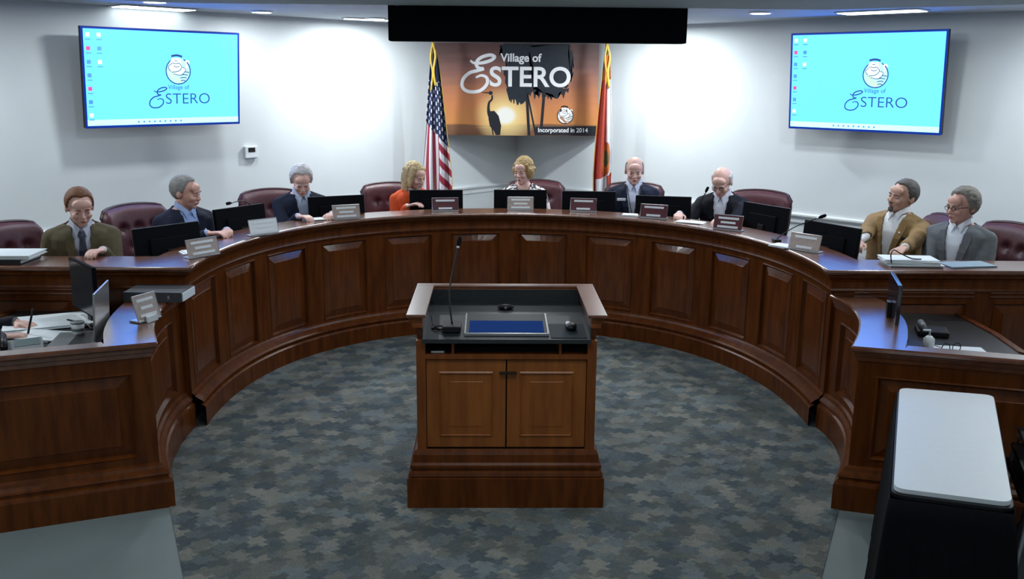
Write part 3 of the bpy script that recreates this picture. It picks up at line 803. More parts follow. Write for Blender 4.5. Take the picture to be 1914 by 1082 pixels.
def fl(u, v):
    c = math.hypot((u-.35)*1.0, (v-.60)*2.6)
    if c < .13: return 3
    if c < .26: return 2
    if v > .70: return 1 if .3 < u < .8 else 0
    return 2 if v < .14 else (0 if u > .42-.1*v else 1)
flag('draped red, white and orange flag on a pole at the right end of the banner', 1.16, 9.62, .16, fl, [FRR, FW, FO, FG], -1, GOLD)

# ------------------------------------------------------------------ ceiling things
t = thing('projection_screen_case', 'long black projection screen housing hanging below the ceiling in the centre', 'screen housing', (.25, 5.09, 2.303))
link('housing', box(B(), (-.81, -.06, -.012), (.785, .06, .185), bevel=.004), BLACKM, t)
for x in (-.6, .6): link('hanger', box(B(), (x-.015, -.01, .185), (x+.015, .01, CEIL-2.303-.001)), BLACK, t)
link('end_label', box(B(), (-.77, -.0615, .166), (-.75, -.0605, .178)), GREY, t)
def can_fix(x, y, z, label):
    t = thing('recessed_downlight', label, 'ceiling light', (x, y, z-.001), 0, 'recessed downlights')
    link('trim_ring', tube(B(), [(0, 0, 0), (0, 0, -.012)], [.10, .095], 24), WHITEP, t)
    link('lens', tube(B(), [(0, 0, -.010), (0, 0, -.014)], .078, 24), LAMP, t)
    return t
can_labels = ['round recessed downlight beside the long light left of the black screen housing', 'round recessed downlight near the wall just right of the black screen housing',
              'round recessed downlight beyond the far left of the frame near the left wall', 'round recessed downlight beyond the far right of the frame near the right wall',
              'round recessed downlight above the left television', 'round recessed downlight between left television and screen housing', 'round recessed downlight between screen housing and right television', 'round recessed downlight above the right television',
              'round recessed downlight hidden behind the black screen housing', 'added out-of-view downlight lighting the faces, over the left curve of the dais', 'added out-of-view downlight lighting the faces, over the right curve of the dais', 'added out-of-view downlight lighting the faces, over the centre of the well']
for (x, y), lb in zip([(c[0], c[1]) for c in WALL_CANS + CANS], can_labels): can_fix(x, y, CEIL, lb)
def troffer(x, y, z, rz, label, L_=1.2, W_=.16):
    t = thing('ceiling_light', label, 'ceiling light', (x, y, z-.001), rz, 'long ceiling lights')
    link('frame', box(B(), (-L_/2-.02, -W_/2-.02, -.010), (L_/2+.02, W_/2+.02, 0), bevel=.003), WHITEP, t)
    link('diffuser', box(B(), (-L_/2, -W_/2, -.014), (L_/2, W_/2, -.0102)), LAMP, t)
troffer(-2.76, 7.78, CEIL, PI/4, 'long bright ceiling light along the wall above the left television', .60, .22)
troffer(3.03, 7.35, CEIL, -PI/4, 'long bright ceiling light along the wall above the right television', .62, .22)
troffer(-1.16, 8.98, CEIL, .5, 'thin bright ceiling light partly hidden by the left end of the screen housing', .5, .10)
for i, (x, y, z, p) in enumerate(ROOM_TROFFERS):
    troffer(x, y, z, 0, ['rectangular ceiling light above the left clerk desk', 'rectangular ceiling light above the right clerk desk', 'rectangular ceiling light above the lectern', 'rectangular ceiling light at the rear left of the room', 'rectangular ceiling light at the rear centre of the room', 'rectangular ceiling light at the rear right of the room'][i], 1.15, .5)

# ------------------------------------------------------------------ chairs
def make_chair():
    t = thing('executive_chair', 'x', 'chair', (0, 0, PLAT))
    Wc, Hc = .27, .66
    nu, nv = 40, 48
    tufts = []
    for r_, zz in enumerate((.20, .34, .48)):
        for xx in ((-.13, 0, .13) if r_ % 2 == 0 else (-.065, .065)): tufts.append((xx, zz))
    def outline(v):      # half width by height
        base = .225+.05*min(1, v*1.6)
        return base
    def pt(u, v, front):
        hw = outline(v)
        x = (u*2-1)*hw
        topz = Hc - .035*(abs(u*2-1)**2) - .05*max(0, abs(u*2-1)-.86)/.14
        z = v*topz
        e = min(1, min(1-abs(u*2-1), min(v*1.2, (1-v)*1.3)+.0)/.16)
        e = math.sqrt(max(0, 1-(1-e)**2))
        wing = -.055*abs(u*2-1)**3
        d = (.065 if front else .035)*e
        if front:
            for tx, tz in tufts: d -= .030*math.exp(-((x-tx)**2+(z-tz)**2)/.0011)
            y = -d+wing
        else: y = d+wing+.01
        return Vector((x, y+.07*v*v+.0, z))
    bm = B()
    for front in (True, False):
        g = [[bm.verts.new(pt(i/nu, j/nv, front)) for i in range(nu+1)] for j in range(nv+1)]
        for j in range(nv):
            for i in range(nu):
                q = (g[j][i], g[j][i+1], g[j+1][i+1], g[j+1][i])
                bm.faces.new(q if front else q[::-1])
    link('backrest', bm, LEATHER, t, True, loc=(0, .20, .43), rot=(-.06, 0, 0))
    bm = B()
    rim = [pt(0, j/12, False) for j in range(13)] + [pt(i/16, 1, False) for i in range(1, 17)] + [pt(1, 1-j/12, False) for j in range(1, 13)]
    tube(bm, [p+Vector((0, -.008, 0)) for p in rim], .014, 8)
    link('rolled_edge', bm, LEATHERD, t, True, loc=(0, .20, .43), rot=(-.06, 0, 0))
    bk = [c for c in bpy.data.objects if c.parent == t and c.name.startswith('backrest')][0]
    for tx, tz in tufts:
        u = (tx/outline(tz/Hc)+1)/2; p = pt(u, tz/Hc, True)
        link('tuft_button', ell(B(), (0, 0, 0), (.010, .006, .010), u=8, v=6), LEATHERD, bk, True, loc=p)
    link('seat', box(B(), (-.25, -.26, .38), (.25, .24, .47), bevel=.035), LEATHER, t, True)
    for s in (-1, 1):
        link('armrest', tube(B(), smooth_pts([(s*.275, .2, .60), (s*.29, .05, .625), (s*.29, -.15, .62), (s*.285, -.20, .56), (s*.275, -.16, .40)], 5), .022, 8), LEATHERD, t, True)
    link('gas_column', cyl(B(), (0, 0), .03, .12, .37), BLACK, t, True)
    for k in range(5):
        a = 2*PI*k/5+.3
        lg = link('base_leg', tube(B(), [(0, 0, .12), (.28*math.cos(a), .28*math.sin(a), .075)], [.026, .016], 8), BLACK, t, True)
        link('caster', tube(B(), [(.28*math.cos(a)-.012, .28*math.sin(a), .029), (.28*math.cos(a)+.012, .28*math.sin(a), .029)], .028, 12), BLACK, lg, True)
    return t
chair0 = make_chair()
G = 'burgundy leather chairs around the dais'
CH = [(-3.0, 5.90, 66, 'burgundy leather chair behind the man in the olive suit, leftmost of the chairs'),
      (-2.52, 6.78, 55, 'burgundy tufted leather chair behind the grey-haired man in the navy suit'),
      (-1.80, 7.72, 34, 'burgundy tufted leather chair behind the white-haired man left of centre'),
      (-.90, 8.25, 12, 'burgundy tufted leather chair behind the blonde woman in orange'),
      (.40, 8.55, -3, 'burgundy leather chair behind the woman in the patterned top, in the room corner'),
      (1.29, 8.40, -14, 'dark burgundy leather chair behind the bald man with the name badge'),
      (2.27, 7.86, -30, 'burgundy tufted leather chair turned beside the balding man in the black jacket'),
      (3.07, 6.66, -98, 'burgundy leather chair seen edge-on behind the man in the tan suit'),
      (3.40, 6.14, -72, 'burgundy leather chair behind the man in the grey suit, rightmost of the chairs')]
for i, (x, y, a, lb) in enumerate(CH):
    c = chair0 if i == 0 else copy_tree(chair0)
    c.location = (x, y, PLAT); c.rotation_euler = (0, 0, math.radians(a)); c['label'] = lb; c['group'] = G
    if i in (0, 1, 8): c.scale.z = .94

# ------------------------------------------------------------------ people
def capsule(bm, a, b_, ra, rb, n=12):
    a = Vector(a); b_ = Vector(b_); d = (b_-a)
    if d.length < 1e-4: return bm
    tube(bm, [a, b_], [ra, rb], n); ell(bm, a, (ra,)*3, u=n, v=8); ell(bm, b_, (rb,)*3, u=n, v=8)
    return bm
def loft(bm, secs, mtx, n=24, e=2.4):
    rings = []
    for z, rx_, ry_, yo in secs:
        ring = []
        for k in range(n):
            a = 2*PI*k/n; c, s = math.cos(a), math.sin(a)
            ring.append(bm.verts.new(mtx @ Vector((rx_*abs(c)**(2/e)*(1 if c > 0 else -1), yo+ry_*abs(s)**(2/e)*(1 if s > 0 else -1), z))))
        rings.append(ring)
    for a, b_ in zip(rings, rings[1:]):
        for k in range(n): bm.faces.new((a[k], a[(k+1) % n], b_[(k+1) % n], b_[k]))
    bm.faces.new(rings[0][::-1]); bm.faces.new(rings[-1])
    return bm
def ik(S, Wt, a, b_, pole):
    d = Wt-S; L_ = min(d.length, (a+b_)*.995); dn = d.normalized(); Wt = S+dn*L_
    x = (a*a-b_*b_+L_*L_)/(2*L_); h = math.sqrt(max(0, a*a-x*x))
    p = pole-dn*pole.dot(dn); p.normalize()
    return S+dn*x+p*h, Wt
def hand(bm, wrist, fwd, up, side, curl=.6, s=1.0, grip=0):
    """palm + four fingers + thumb. fwd: finger direction, up: back of the hand, side: +1 thumb toward lat"""
    fwd = fwd.normalized(); up = (up-fwd*up.dot(fwd)).normalized(); lat = fwd.cross(up)*side
    M = lambda f, l, u_: wrist+fwd*f*s+lat*l*s+up*u_*s
    for l in (-.026, -.009, .009, .026): capsule(bm, M(.005, l*.6, 0), M(.082-abs(l-.004)*.3, l, .002), .0125*s, .0115*s, 8)
    for l, ln_ in ((-.031, .058), (-.0105, .070), (.0105, .076), (.031, .068)):
        base = M(.080, l, .002); a1 = curl*.5; p1 = base+(fwd*math.cos(a1)-up*math.sin(a1))*ln_*.45*s
        a2 = curl*1.2+grip; p2 = p1+(fwd*math.cos(a2)-up*math.sin(a2))*ln_*.32*s
        a3 = curl*1.8+grip*1.6; p3 = p2+(fwd*math.cos(a3)-up*math.sin(a3))*ln_*.25*s
        capsule(bm, base, p1, .0095*s, .0085*s, 8); capsule(bm, p1, p2, .0085*s, .0078*s, 8); capsule(bm, p2, p3, .0078*s, .0066*s, 8)
    q0 = M(.02, .026, -.002); q1 = M(.052, .052, -.012); q2 = M(.078, .055+.0*grip, -.020-grip*.01); q3 = M(.098, .048-grip*.012, -.028)
    capsule(bm, q0, q1, .0135*s, .011*s, 8); capsule(bm, q1, q2, .0105*s, .009*s, 8); capsule(bm, q2, q3, .009*s, .007*s, 8)
SECS = [(-.10, .150, .115, .0), (-.04, .175, .13, .0), (.06, .170, .125, .0), (.14, .158, .115, .0), (.25, .172, .120, .0), (.34, .184, .118, .0), (.40, .178, .100, .004), (.435, .140, .080, .008), (.465, .085, .066, .012), (.49, .058, .058, .012)]
def skin(tone): return mat('skin_%s' % tone, {'pale': (.66, .42, .34), 'pink': (.70, .43, .36), 'tan': (.60, .36, .27), 'ruddy': (.62, .35, .28)}[tone], .5, noise_amt=.12, nscale=30)
PEOPLE_TWEAK = None
def person(label, x, y, face, hand_l, hand_r, tone='pale', lean=12, side_lean=0, hyaw=0, hpitch=15, hroll=0, jacket=None, shirt=None, tie=None, hair=None, hcol=(.3, .3, .3), female=False, seat=.605, sc=1.0, v_open=.10, open_w=.075, glasses=False, goatee=False, sleeves=True, seed=0, square=None, badge=False, lanyard=False, pin=False, bodyscale=1.0):
    root = thing('person', label, 'person', (x, y, PLAT), math.radians(face))
    SK = skin(tone)
    RW = Matrix.Translation((x, y, PLAT)) @ Matrix.Rotation(math.radians(face), 4, 'Z'); inv = RW.inverted()
    hip = Vector((0, 0, seat-PLAT+.10))
    LM = Matrix.Translation(hip) @ Matrix.Rotation(math.radians(lean), 4, 'X') @ Matrix.Rotation(math.radians(side_lean), 4, 'Y')
    ws = .90 if female else 1.0*bodyscale
    T = lambda X, Y_, Z: LM @ Vector((X*ws, Y_, Z))
    sh = [T(s*.174, .004, .378) for s in (-1, 1)]
    # hands are at world points; local -X side is the person's right when facing the camera
    hw = [inv @ Vector(h) if h is not None else None for h in (hand_l, hand_r)]
    arms = []
    for k, s in enumerate((-1, 1)):
        tgt = hw[k] if hw[k] is not None else Vector((s*.20, -.30, .58))
        el, wr = ik(sh[k], tgt, .285, .255, Vector((s*.28, .30, -1)))
        arms.append((sh[k], el, wr))
    hb = T(0, .012, .50)
    up = (LM.to_3x3() @ Vector((0, 0, 1)))
    nk = hb + (LM.to_3x3() @ Vector((0, -.014, .0)))
    HM = Matrix.Translation(nk) @ Matrix.Rotation(math.radians(hyaw), 4, 'Z') @ Matrix.Rotation(math.radians(hpitch), 4, 'X') @ Matrix.Rotation(math.radians(hroll), 4, 'Y') @ Matrix.Scale(sc, 4)
    HW_ = 1.05 if not female else .96
    hs_ = lambda c, r, bm, u=16, v=12: ell(bm, (c[0]*HW_, c[1], c[2]), (r[0]*HW_, r[1], r[2]), HM, u, v)
    # ---- continuous body
    bm = B()
    loft(bm, [(z, rx_*.93*ws, ry_*.93, yo) for z, rx_, ry_, yo in SECS], LM)
    capsule(bm, T(0, .012, .44), HM @ Vector((0, .012, .03)), .057*(.85 if female else 1), .054*(.85 if female else 1), 16)
    for S_, E_, W_ in arms:
        capsule(bm, S_, E_, .050*ws, .038*ws); capsule(bm, E_, W_, .038*ws, .026*ws)
    for s in (-1, 1):
        H_ = hip+Vector((s*.09, 0, -.02)); K = Vector((s*.12, -.42, seat-PLAT+.06)); A = Vector((s*.12, -.38, .09))
        capsule(bm, H_, K, .078, .055); capsule(bm, K, A, .052, .036); capsule(bm, A, A+Vector((0, -.12, -.045)), .036, .028)
    # head
    hs_((0, .018, .118), (.074, .092, .090), bm); hs_((0, -.022, .062), (.060, .070, .082), bm)
    hs_((0, -.030, .022), (.050, .055, .042), bm); hs_((0, -.066, -.004), (.025, .022, .018), bm)
    hs_((0, -.066, .128), (.055, .030, .038), bm); hs_((0, -.083, .100), (.047, .014, .011), bm)
    for s in (-1, 1):
        hs_((s*.036, -.068, .058), (.022, .022, .022), bm); hs_((s*.074, .014, .082), (.010, .020, .033), bm); hs_((s*.009, -.100, .051), (.008, .010, .007), bm)
    capsule(bm, HM @ Vector((0, -.088, .092)), HM @ Vector((0, -.106, .056)), .0085, .0115, 8)
    hs_((0, -.090, .029), (.022, .010, .006), bm); hs_((0, -.087, .020), (.019, .011, .006), bm)
    sd = [1, 1]
    for k, (S_, E_, W_) in enumerate(arms):
        s = (-1, 1)[k]
        f = (W_-E_).normalized(); f = Vector((f.x, f.y, f.z*.3-.12)).normalized()
        hand(bm, W_+f*.012, f+Vector((-s*.18, 0, 0)), Vector((0, 0, 1)), s, .7)
    me = remesh(bm, .0062, 2)
    body = link('body', me, SK, root, True)
    # ---- face details
    EYE = mat('eye_white', (.6, .58, .55), .3, noise_amt=.02); IR = mat('iris_dark', (.02, .02, .02), .3, noise_amt=.02)
    brow_m = mat('hair_%d' % seed, hcol, .7, noise_amt=.35, nscale=60)
    for s in (-1, 1):
        e_ = link('eye', ell(B(), (s*.031*HW_, -.0815, .083), (.0125, .008, .0075), HM, 10, 8), EYE, root, True)
        link('iris', ell(B(), (s*.031*HW_, -.0885, .082), (.0055, .003, .0055), HM, 8, 6), IR, e_, True)
        link('eyelid', ell(B(), (s*.031*HW_, -.081, .0865), (.0145, .0095, .0065), HM, 10, 8), SK, e_, True)
        link('eyebrow', tube(B(), [HM @ Vector(p) for p in ((s*.012, -.097, .1035), (s*.030, -.0985, .1085), (s*.046, -.088, .102))], [.0032, .0042, .002], 6), brow_m, root, True)
    bm = B(); ell(bm, (0, -.0965, .0285), (.020, .006, .0030), HM, 10, 6); ell(bm, (0, -.0955, .0215), (.0165, .006, .0035), HM, 10, 6)
    link('lips', bm, mat('lips', (.38, .12, .10), .4, noise_amt=.1), root, True)
    if goatee:
        bm = B(); ell(bm, (0, -.086, -.004), (.022, .012, .020), HM, 12, 8); ell(bm, (0, -.099, .0395), (.022, .007, .005), HM, 10, 6)
        link('goatee', bm, brow_m, root, True)
    if glasses:
        bm = B()
        for s in (-1, 1):
            pts = [HM @ Vector((s*.031+.018*math.cos(a), -.1000, .083+.0135*math.sin(a))) for a in [2*PI*i/16 for i in range(17)]]
            tube(bm, pts, .0018, 6); tube(bm, [HM @ Vector((s*.049, -.1000, .086)), HM @ Vector((s*.072, .01, .09))], .0018, 6)
        tube(bm, [HM @ Vector((-.013, -.1010, .086)), HM @ Vector((.013, -.1010, .086))], .0018, 6)
        link('glasses', bm, BLACK, root, True)
    # ---- hair
    if hair:
        rnd = random.Random(seed)
        if hair in ('short', 'thick', 'fringe', 'stubble'):
            bm = bmesh.new(); bmesh.ops.create_uvsphere(bm, u_segments=56, v_segments=40, radius=1)
            for v in bm.verts:
                n_ = v.co.copy()
                p = Vector((n_.x*.078*HW_, .018+n_.y*.096, .118+n_.z*.093))
                th = {'short': .005, 'thick': .011, 'fringe': .004, 'stubble': .0015}[hair]
                # hairline
                if hair in ('short', 'thick'):
                    K = [(-.09, .184), (-.06, .176), (-.038, .155), (-.02, .120), (-.004, .070), (.022, .055), (.045, .016), (.12, .010)]
                    hl = K[0][1]
                    for (ya, za), (yb2, zb) in zip(K, K[1:]):
                        if ya <= p.y <= yb2: hl = za+(zb-za)*(p.y-ya)/(yb2-ya)
                    if p.y < -.03: hl += .004+.016*min(1, abs(n_.x)*2)
                    m_ = (p.z-hl)/.010
                else:
                    m_ = min((p.y+.012)/.012, (p.z-.03)/.012, ((.150 if hair == 'fringe' else .168)-p.z)/.012)
                m_ = max(-1, min(1, m_))
                nz_ = noise.noise(p*60)*.9+noise.noise(p*150)*.6
                if m_ > 0: off = th*(.6+.4*m_)+th*.5*nz_+(.004*max(0, n_.z) if hair == 'thick' else 0)
                else: off = -.014*(-m_)-.001
                v.co = HM @ (p+n_*off)
            link('hair', bm, brow_m, root, True)
        else:
            bm = B()
            if hair == 'bob':
                hs_((0, .022, .128), (.088, .100, .095), bm)
                for s in (-1, 1):
                    hs_((s*.070, .010, .085), (.030, .060, .065), bm); hs_((s*.060, .040, .060), (.026, .040, .04), bm)
                    for q in range(4): hs_((s*(.070+.012*rnd.random()), -.025+.03*q, .075+.035*rnd.random()), (.022, .024, .030), bm)
                hs_((0, .070, .08), (.07, .045, .08), bm)
                for q in range(9): hs_((-.06+.015*q, -.062+.010*abs(q-4)*.6, .158-.003*abs(q-3)), (.014, .020, .022), bm)
            else:
                hs_((0, .022, .126), (.086, .100, .092), bm)
                for s in (-1, 1):
                    for q in range(7): hs_((s*(.072+.008*rnd.random()), -.035+.018*q, .08-.0*q), (.018, .016, .08+.02*rnd.random()), bm)
                    hs_((s*.060, .035, .0), (.035, .045, .09), bm)
                hs_((0, .075, .04), (.075, .04, .11), bm)
                for q in range(9): hs_((-.06+.015*q, -.058+.010*abs(q-5)*.6, .162), (.014, .020, .020), bm)
            me = remesh(bm, .005, 1)
            for v in me.vertices:
                p = v.co; v.co += v.normal*(noise.noise(Vector((p.x*120, p.y*120, p.z*25)))*.006)
            link('hair', me, brow_m, root, True)
    # ---- clothes
    def cut(me, fn):
        bm = bmesh.new(); bm.from_mesh(me); bpy.data.meshes.remove(me)
        li = LM.inverted()
        bmesh.ops.delete(bm, geom=[f for f in bm.faces if fn(li @ f.calc_center_median(), f)], context='FACES')
        return bm
    SH = None
    if shirt:
        SH = mat('shirt_%s' % label[:24], shirt, .7, noise_amt=.06, nscale=20)
        bm = B(); loft(bm, [(z, rx_*ws+.004, ry_+.004, yo) for z, rx_, ry_, yo in SECS[:-1]], LM)
        for S_, E_, W_ in arms:
            capsule(bm, S_, E_, .057*ws, .045*ws)
            capsule(bm, E_, E_+(W_-E_)*.97, .045*ws, .033*ws)
        o = link('shirt', remesh(bm, .009, 3), SH, root, True)
        # collar
        bm = B()
        for s in (-1, 1):
            a = [T(s*.058, .03, .475), T(s*.062, -.02, .478), T(s*.040, -.058, .462), T(s*.008, -.078, .440)]
            hh = [.045, .042, .036, .030]
            ub = [p + (LM.to_3x3() @ Vector((0, .0, h_))) for p, h_ in zip(a, hh)]
            lo = [p + (LM.to_3x3() @ Vector((s*.008, -.006, .004))) for p in a]; lo[-1] = T(s*.030, -.098, .418)
            for A_, B_2 in ((a, ub), (ub, lo)):
                va = [bm.verts.new(p) for p in A_]; vb = [bm.verts.new(p) for p in B_2]
                for i in range(3): bm.faces.new((va[i], va[i+1], vb[i+1], vb[i]))
        c = link('collar', bm, SH, o, False); md = c.modifiers.new('s', 'SOLIDIFY'); md.thickness = .004; md.offset = 0
    if tie:
        TM = mat('tie_%s' % label[:24], tie, .5, noise_amt=.3, nscale=90)
        bm = B(); rows = []
        for Z, w_, yy in ((.448, .016, -.078), (.425, .019, -.098), (.41, .013, -.105), (.34, .022, -.134), (.25, .027, -.137), (.15, .031, -.134), (.05, .034, -.140)):
            rows.append([bm.verts.new(T(-w_, yy+.004, Z)), bm.verts.new(T(0, yy-.004, Z)), bm.verts.new(T(w_, yy+.004, Z))])
        for a, b_ in zip(rows, rows[1:]):
            for i in range(2): bm.faces.new((a[i], a[i+1], b_[i+1], b_[i]))
        c = link('tie', bm, TM, root); md = c.modifiers.new('s', 'SOLIDIFY'); md.thickness = .006
    JM = None
    if jacket:
        JM = jacket if not isinstance(jacket, tuple) else mat('jacket_%s' % label[:24], jacket, .8, noise_amt=.18, nscale=25, spec=.2, bump=.1)
        bm = B(); loft(bm, [(z, rx_*ws+.020, ry_+.018, yo) for z, rx_, ry_, yo in SECS[:-2]] + [(.462, .095*ws, .078, .014), (.485, .074, .072, .016)], LM)
        for k, (S_, E_, W_) in enumerate(arms):
            s = (-1, 1)[k]
            capsule(bm, T(s*.085, .008, .430), S_+up*.0, .048*ws, .063*ws)
            if sleeves:
                capsule(bm, S_, E_, .063*ws, .053*ws); capsule(bm, E_, E_+(W_-E_)*.90, .056*ws, .043*ws)
            else: capsule(bm, S_, S_+(E_-S_)*.55, .062*ws, .058*ws)
        def vopen(p, f):
            if p.z > .474: return True
            if p.y < -.02 and p.z > v_open and abs(p.x) < .012+open_w*(p.z-v_open)/(.46-v_open): return True
            return False
        b2 = cut(remesh(bm, .0085, 3), vopen)
        o = link('jacket' if not female else 'top', b2, JM, root, True)
        md = o.modifiers.new('s', 'SOLIDIFY'); md.thickness = .007; md.offset = -1
        if shirt and not female:
            # lapels
            bm = B()
            for s in (-1, 1):
                def LP(X, Z, lift): return T(s*X, -(.118+.020+lift) + (.45*max(0, Z-.33)) + .9*X*X, Z)
                inn_ = [(.016+open_w*(Z-v_open)/(.46-v_open), Z) for Z in (v_open, .2, .3, .38, .43)]
                wd = [.004, .030, .045, .052, .030]
                ia = [bm.verts.new(LP(X-.003, Z, .004)) for X, Z in inn_]; ob = [bm.verts.new(LP(X+w2, Z, .008)) for (X, Z), w2 in zip(inn_, wd)]
                for i in range(4): bm.faces.new((ia[i], ia[i+1], ob[i+1], ob[i]))
            c = link('lapels', bm, JM, o, False); md = c.modifiers.new('s', 'SOLIDIFY'); md.thickness = .006; md.offset = 0
        if square: link('pocket_square', box(B(), (-.025, -.006, -.004), (.025, .006, .018), bevel=.003), square, o, True, loc=T(.125, -.128, .30))
        if pin: link('lapel_pin', ell(B(), T(.085, -.146, .345), (.007, .004, .007)), WHITEP, o, True)
        if badge: link('name_badge', box(B(), (-.038, -.004, -.012), (.038, .002, .012), bevel=.002), WHITEP, o, False, loc=T(-.105, -.140, .365), rot=(math.radians(lean), 0, .2))
    if lanyard:
        bm = B()
        for s in (-1, 1): tube(bm, smooth_pts([T(s*.06, -.03, .475), T(s*.05, -.10, .42), T(s*.028, -.134, .32), T(0, -.142, .18)], 5), .003, 6)
        link('lanyard', bm, BLACK, root, True)
    TR_ = mat('dark_trousers', (.02, .022, .03), .8, noise_amt=.2)
    bm = B(); loft(bm, [(z, rx_*ws+.010, ry_+.012, yo) for z, rx_, ry_, yo in SECS[:3]], LM)
    for s in (-1, 1):
        H_ = hip+Vector((s*.09, 0, -.02)); K = Vector((s*.12, -.42, seat-PLAT+.06)); A = Vector((s*.12, -.38, .12))
        capsule(bm, H_, K, .088, .066); capsule(bm, K, A, .064, .055)
    link('trousers', remesh(bm, .016, 1), TR_, root, True)
    for s in (-1, 1):
        link('shoe', ell(B(), (s*.12, -.44, .045), (.048, .135, .043), u=16, v=8), BLACK, root, True)
    return root
def PT(deg, d, z=ZT+.022):      # a point on the dais top at bearing deg, d metres outside the front edge
    return DP(math.radians(deg), -d, z)

person('person in olive brown suit and dark tie looking down, leftmost along the dais', -2.71, 5.98, 24, (-2.78, 5.62, .92), (-2.43, 5.62, 1.035),
       'pink', lean=14, hyaw=10, hpitch=16, jacket=(.115, .095, .055), shirt=(.55, .6, .72), tie=(.02, .03, .06), hair='short', hcol=(.17, .065, .025), seed=1, open_w=0.045, v_open=0.12)
person('person with grey hair in navy suit and blue shirt looking to the right', -2.27, 6.60, 46, (-1.98, 6.27, 1.035), (-1.88, 6.40, 1.035),
       'ruddy', lean=9, hyaw=38, hpitch=8, jacket=(.012, .016, .035), shirt=(.30, .42, .72), hair='short', hcol=(.24, .24, .235), seed=2, open_w=0.05, pin=True, v_open=0.1)
person('person with white hair in dark navy suit and pale blue shirt looking down at papers', -1.62, 7.56, 26, (-1.52, 7.08, 1.035), (-1.28, 7.22, 1.035),
       'pink', lean=14, hyaw=-8, hpitch=26, jacket=(.008, .012, .028), shirt=(.42, .50, .66), hair='thick', hcol=(.62, .62, .62), seed=3, open_w=0.05, pin=True, seat=0.615)
person('person with blonde hair in orange jacket sitting left of the national flag', -.74, 8.12, 24, (-.74, 7.82, 1.02), (-.45, 7.82, .92),
       'pink', lean=10, hyaw=26, hpitch=14, jacket=(.62, .085, .022), shirt=(.4, .3, .25), hair='long', hcol=(.55, .42, .22), female=True, seed=4, seat=.58, open_w=.05)
PATT = mat('patterned_fabric', (.02, .02, .025), .8, col2=(.78, .75, .75), nscale=4, stretch=(7, 7, 2.2))
_cr = [n_ for n_ in PATT.node_tree.nodes if n_.type == 'VALTORGB'][0]; _cr.color_ramp.elements[0].position = .47; _cr.color_ramp.elements[1].position = .51
person('person with short blonde hair and black and white patterned top in the centre', .28, 8.28, -3, (.10, 8.0, .93), (.50, 8.0, .93),
       'pink', lean=6, hyaw=-26, hpitch=6, jacket=PATT, shirt=None, hair='bob', hcol=(.42, .29, .12), female=True, seed=5, sleeves=False, v_open=.30, open_w=.05)
person('bald person in navy jacket with white name badge and lanyard', 1.26, 8.12, -8, (1.06, 7.8, .93), (1.34, 7.72, .95),
       'pink', lean=9, hyaw=2, hpitch=8, jacket=(.014, .02, .042), shirt=(.58, .64, .80), hair='stubble', hcol=(.33, .28, .25), seed=6, open_w=0.055, badge=True, lanyard=True, seat=0.635)
person('balding person with white hair in black jacket bent over his papers', 1.98, 7.68, -26, (1.52, 7.33, 1.035), (1.82, 7.08, 1.035),
       'pink', lean=15, hyaw=-6, hpitch=26, jacket=(.006, .007, .012), shirt=(.66, .70, .80), hair='fringe', hcol=(.55, .52, .50), seed=7, open_w=0.05, glasses=True, pin=True, seat=0.615)
person('person in tan suit with goatee and pocket square leaning back and looking left', 2.87, 6.38, -48, (2.46, 6.02, 1.035), (2.62, 5.70, 1.03),
       'tan', lean=-3, side_lean=2, hyaw=-22, hpitch=-2, hroll=8, jacket=(.27, .175, .075), shirt=(.72, .75, .78), hair='short', hcol=(.09, .085, .08), seed=8, open_w=0.06, goatee=True, square=BLACK, pin=True, v_open=0.12, seat=0.625)
person('grey-haired person in grey suit and glasses looking left, at the right end', 3.17, 6.02, -46, (2.84, 5.72, .92), (3.02, 5.64, .92),
       'ruddy', lean=2, hyaw=-28, hpitch=4, jacket=(.15, .165, .18), shirt=(.72, .78, .86), hair='thick', hcol=(.23, .22, .19), seed=9, open_w=0.055, glasses=True, v_open=0.12)
person('person in dark sleeves writing at the left clerk desk, mostly out of frame', -3.02, 4.74, 92, (-2.56, 4.62, .765), (-2.62, 4.88, .77),
       'pink', lean=10, hpitch=25, jacket=(.008, .010, .018), shirt=(.1, .1, .12), hair='short', hcol=(.05, .04, .03), seed=10, seat=.49)

# ------------------------------------------------------------------ monitors on the dais desks
def make_monitor(w_=.46, h=.255):
    t = thing('monitor', 'x', 'monitor', (0, 0, 0))
    hd = link('back_shell', box(box(B(), (-w_/2, -.018, 0), (w_/2, .012, h), bevel=.004), (-w_*.3, -.034, h*.15), (w_*.3, -.018, h*.7), bevel=.005), BLACKM, t, loc=(0, 0, .0))
    link('screen', box(B(), (-w_/2+.01, .012, .015), (w_/2-.01, .0135, h-.01)), mat('screen_off', (.02, .03, .05), .15, spec=.6, noise_amt=.05), t)
    link('bezel_edge', tube(B(), [(-w_/2, .013, .0), (-w_/2, .013, h), (w_/2, .013, h), (w_/2, .013, 0), (-w_/2, .013, 0)], .0022, 6), GREY, t)
    link('stand_neck', box(B(), (-.03, -.045, -.012), (.03, -.03, h*.4), bevel=.003), BLACK, t)
    link('stand_foot', box(B(), (-.10, -.08, -.022), (.10, .05, -.012), bevel=.003), BLACK, t)
    return t
mon0 = make_monitor()
MZ = .878+.0225
GM = 'monitors on the dais desk'
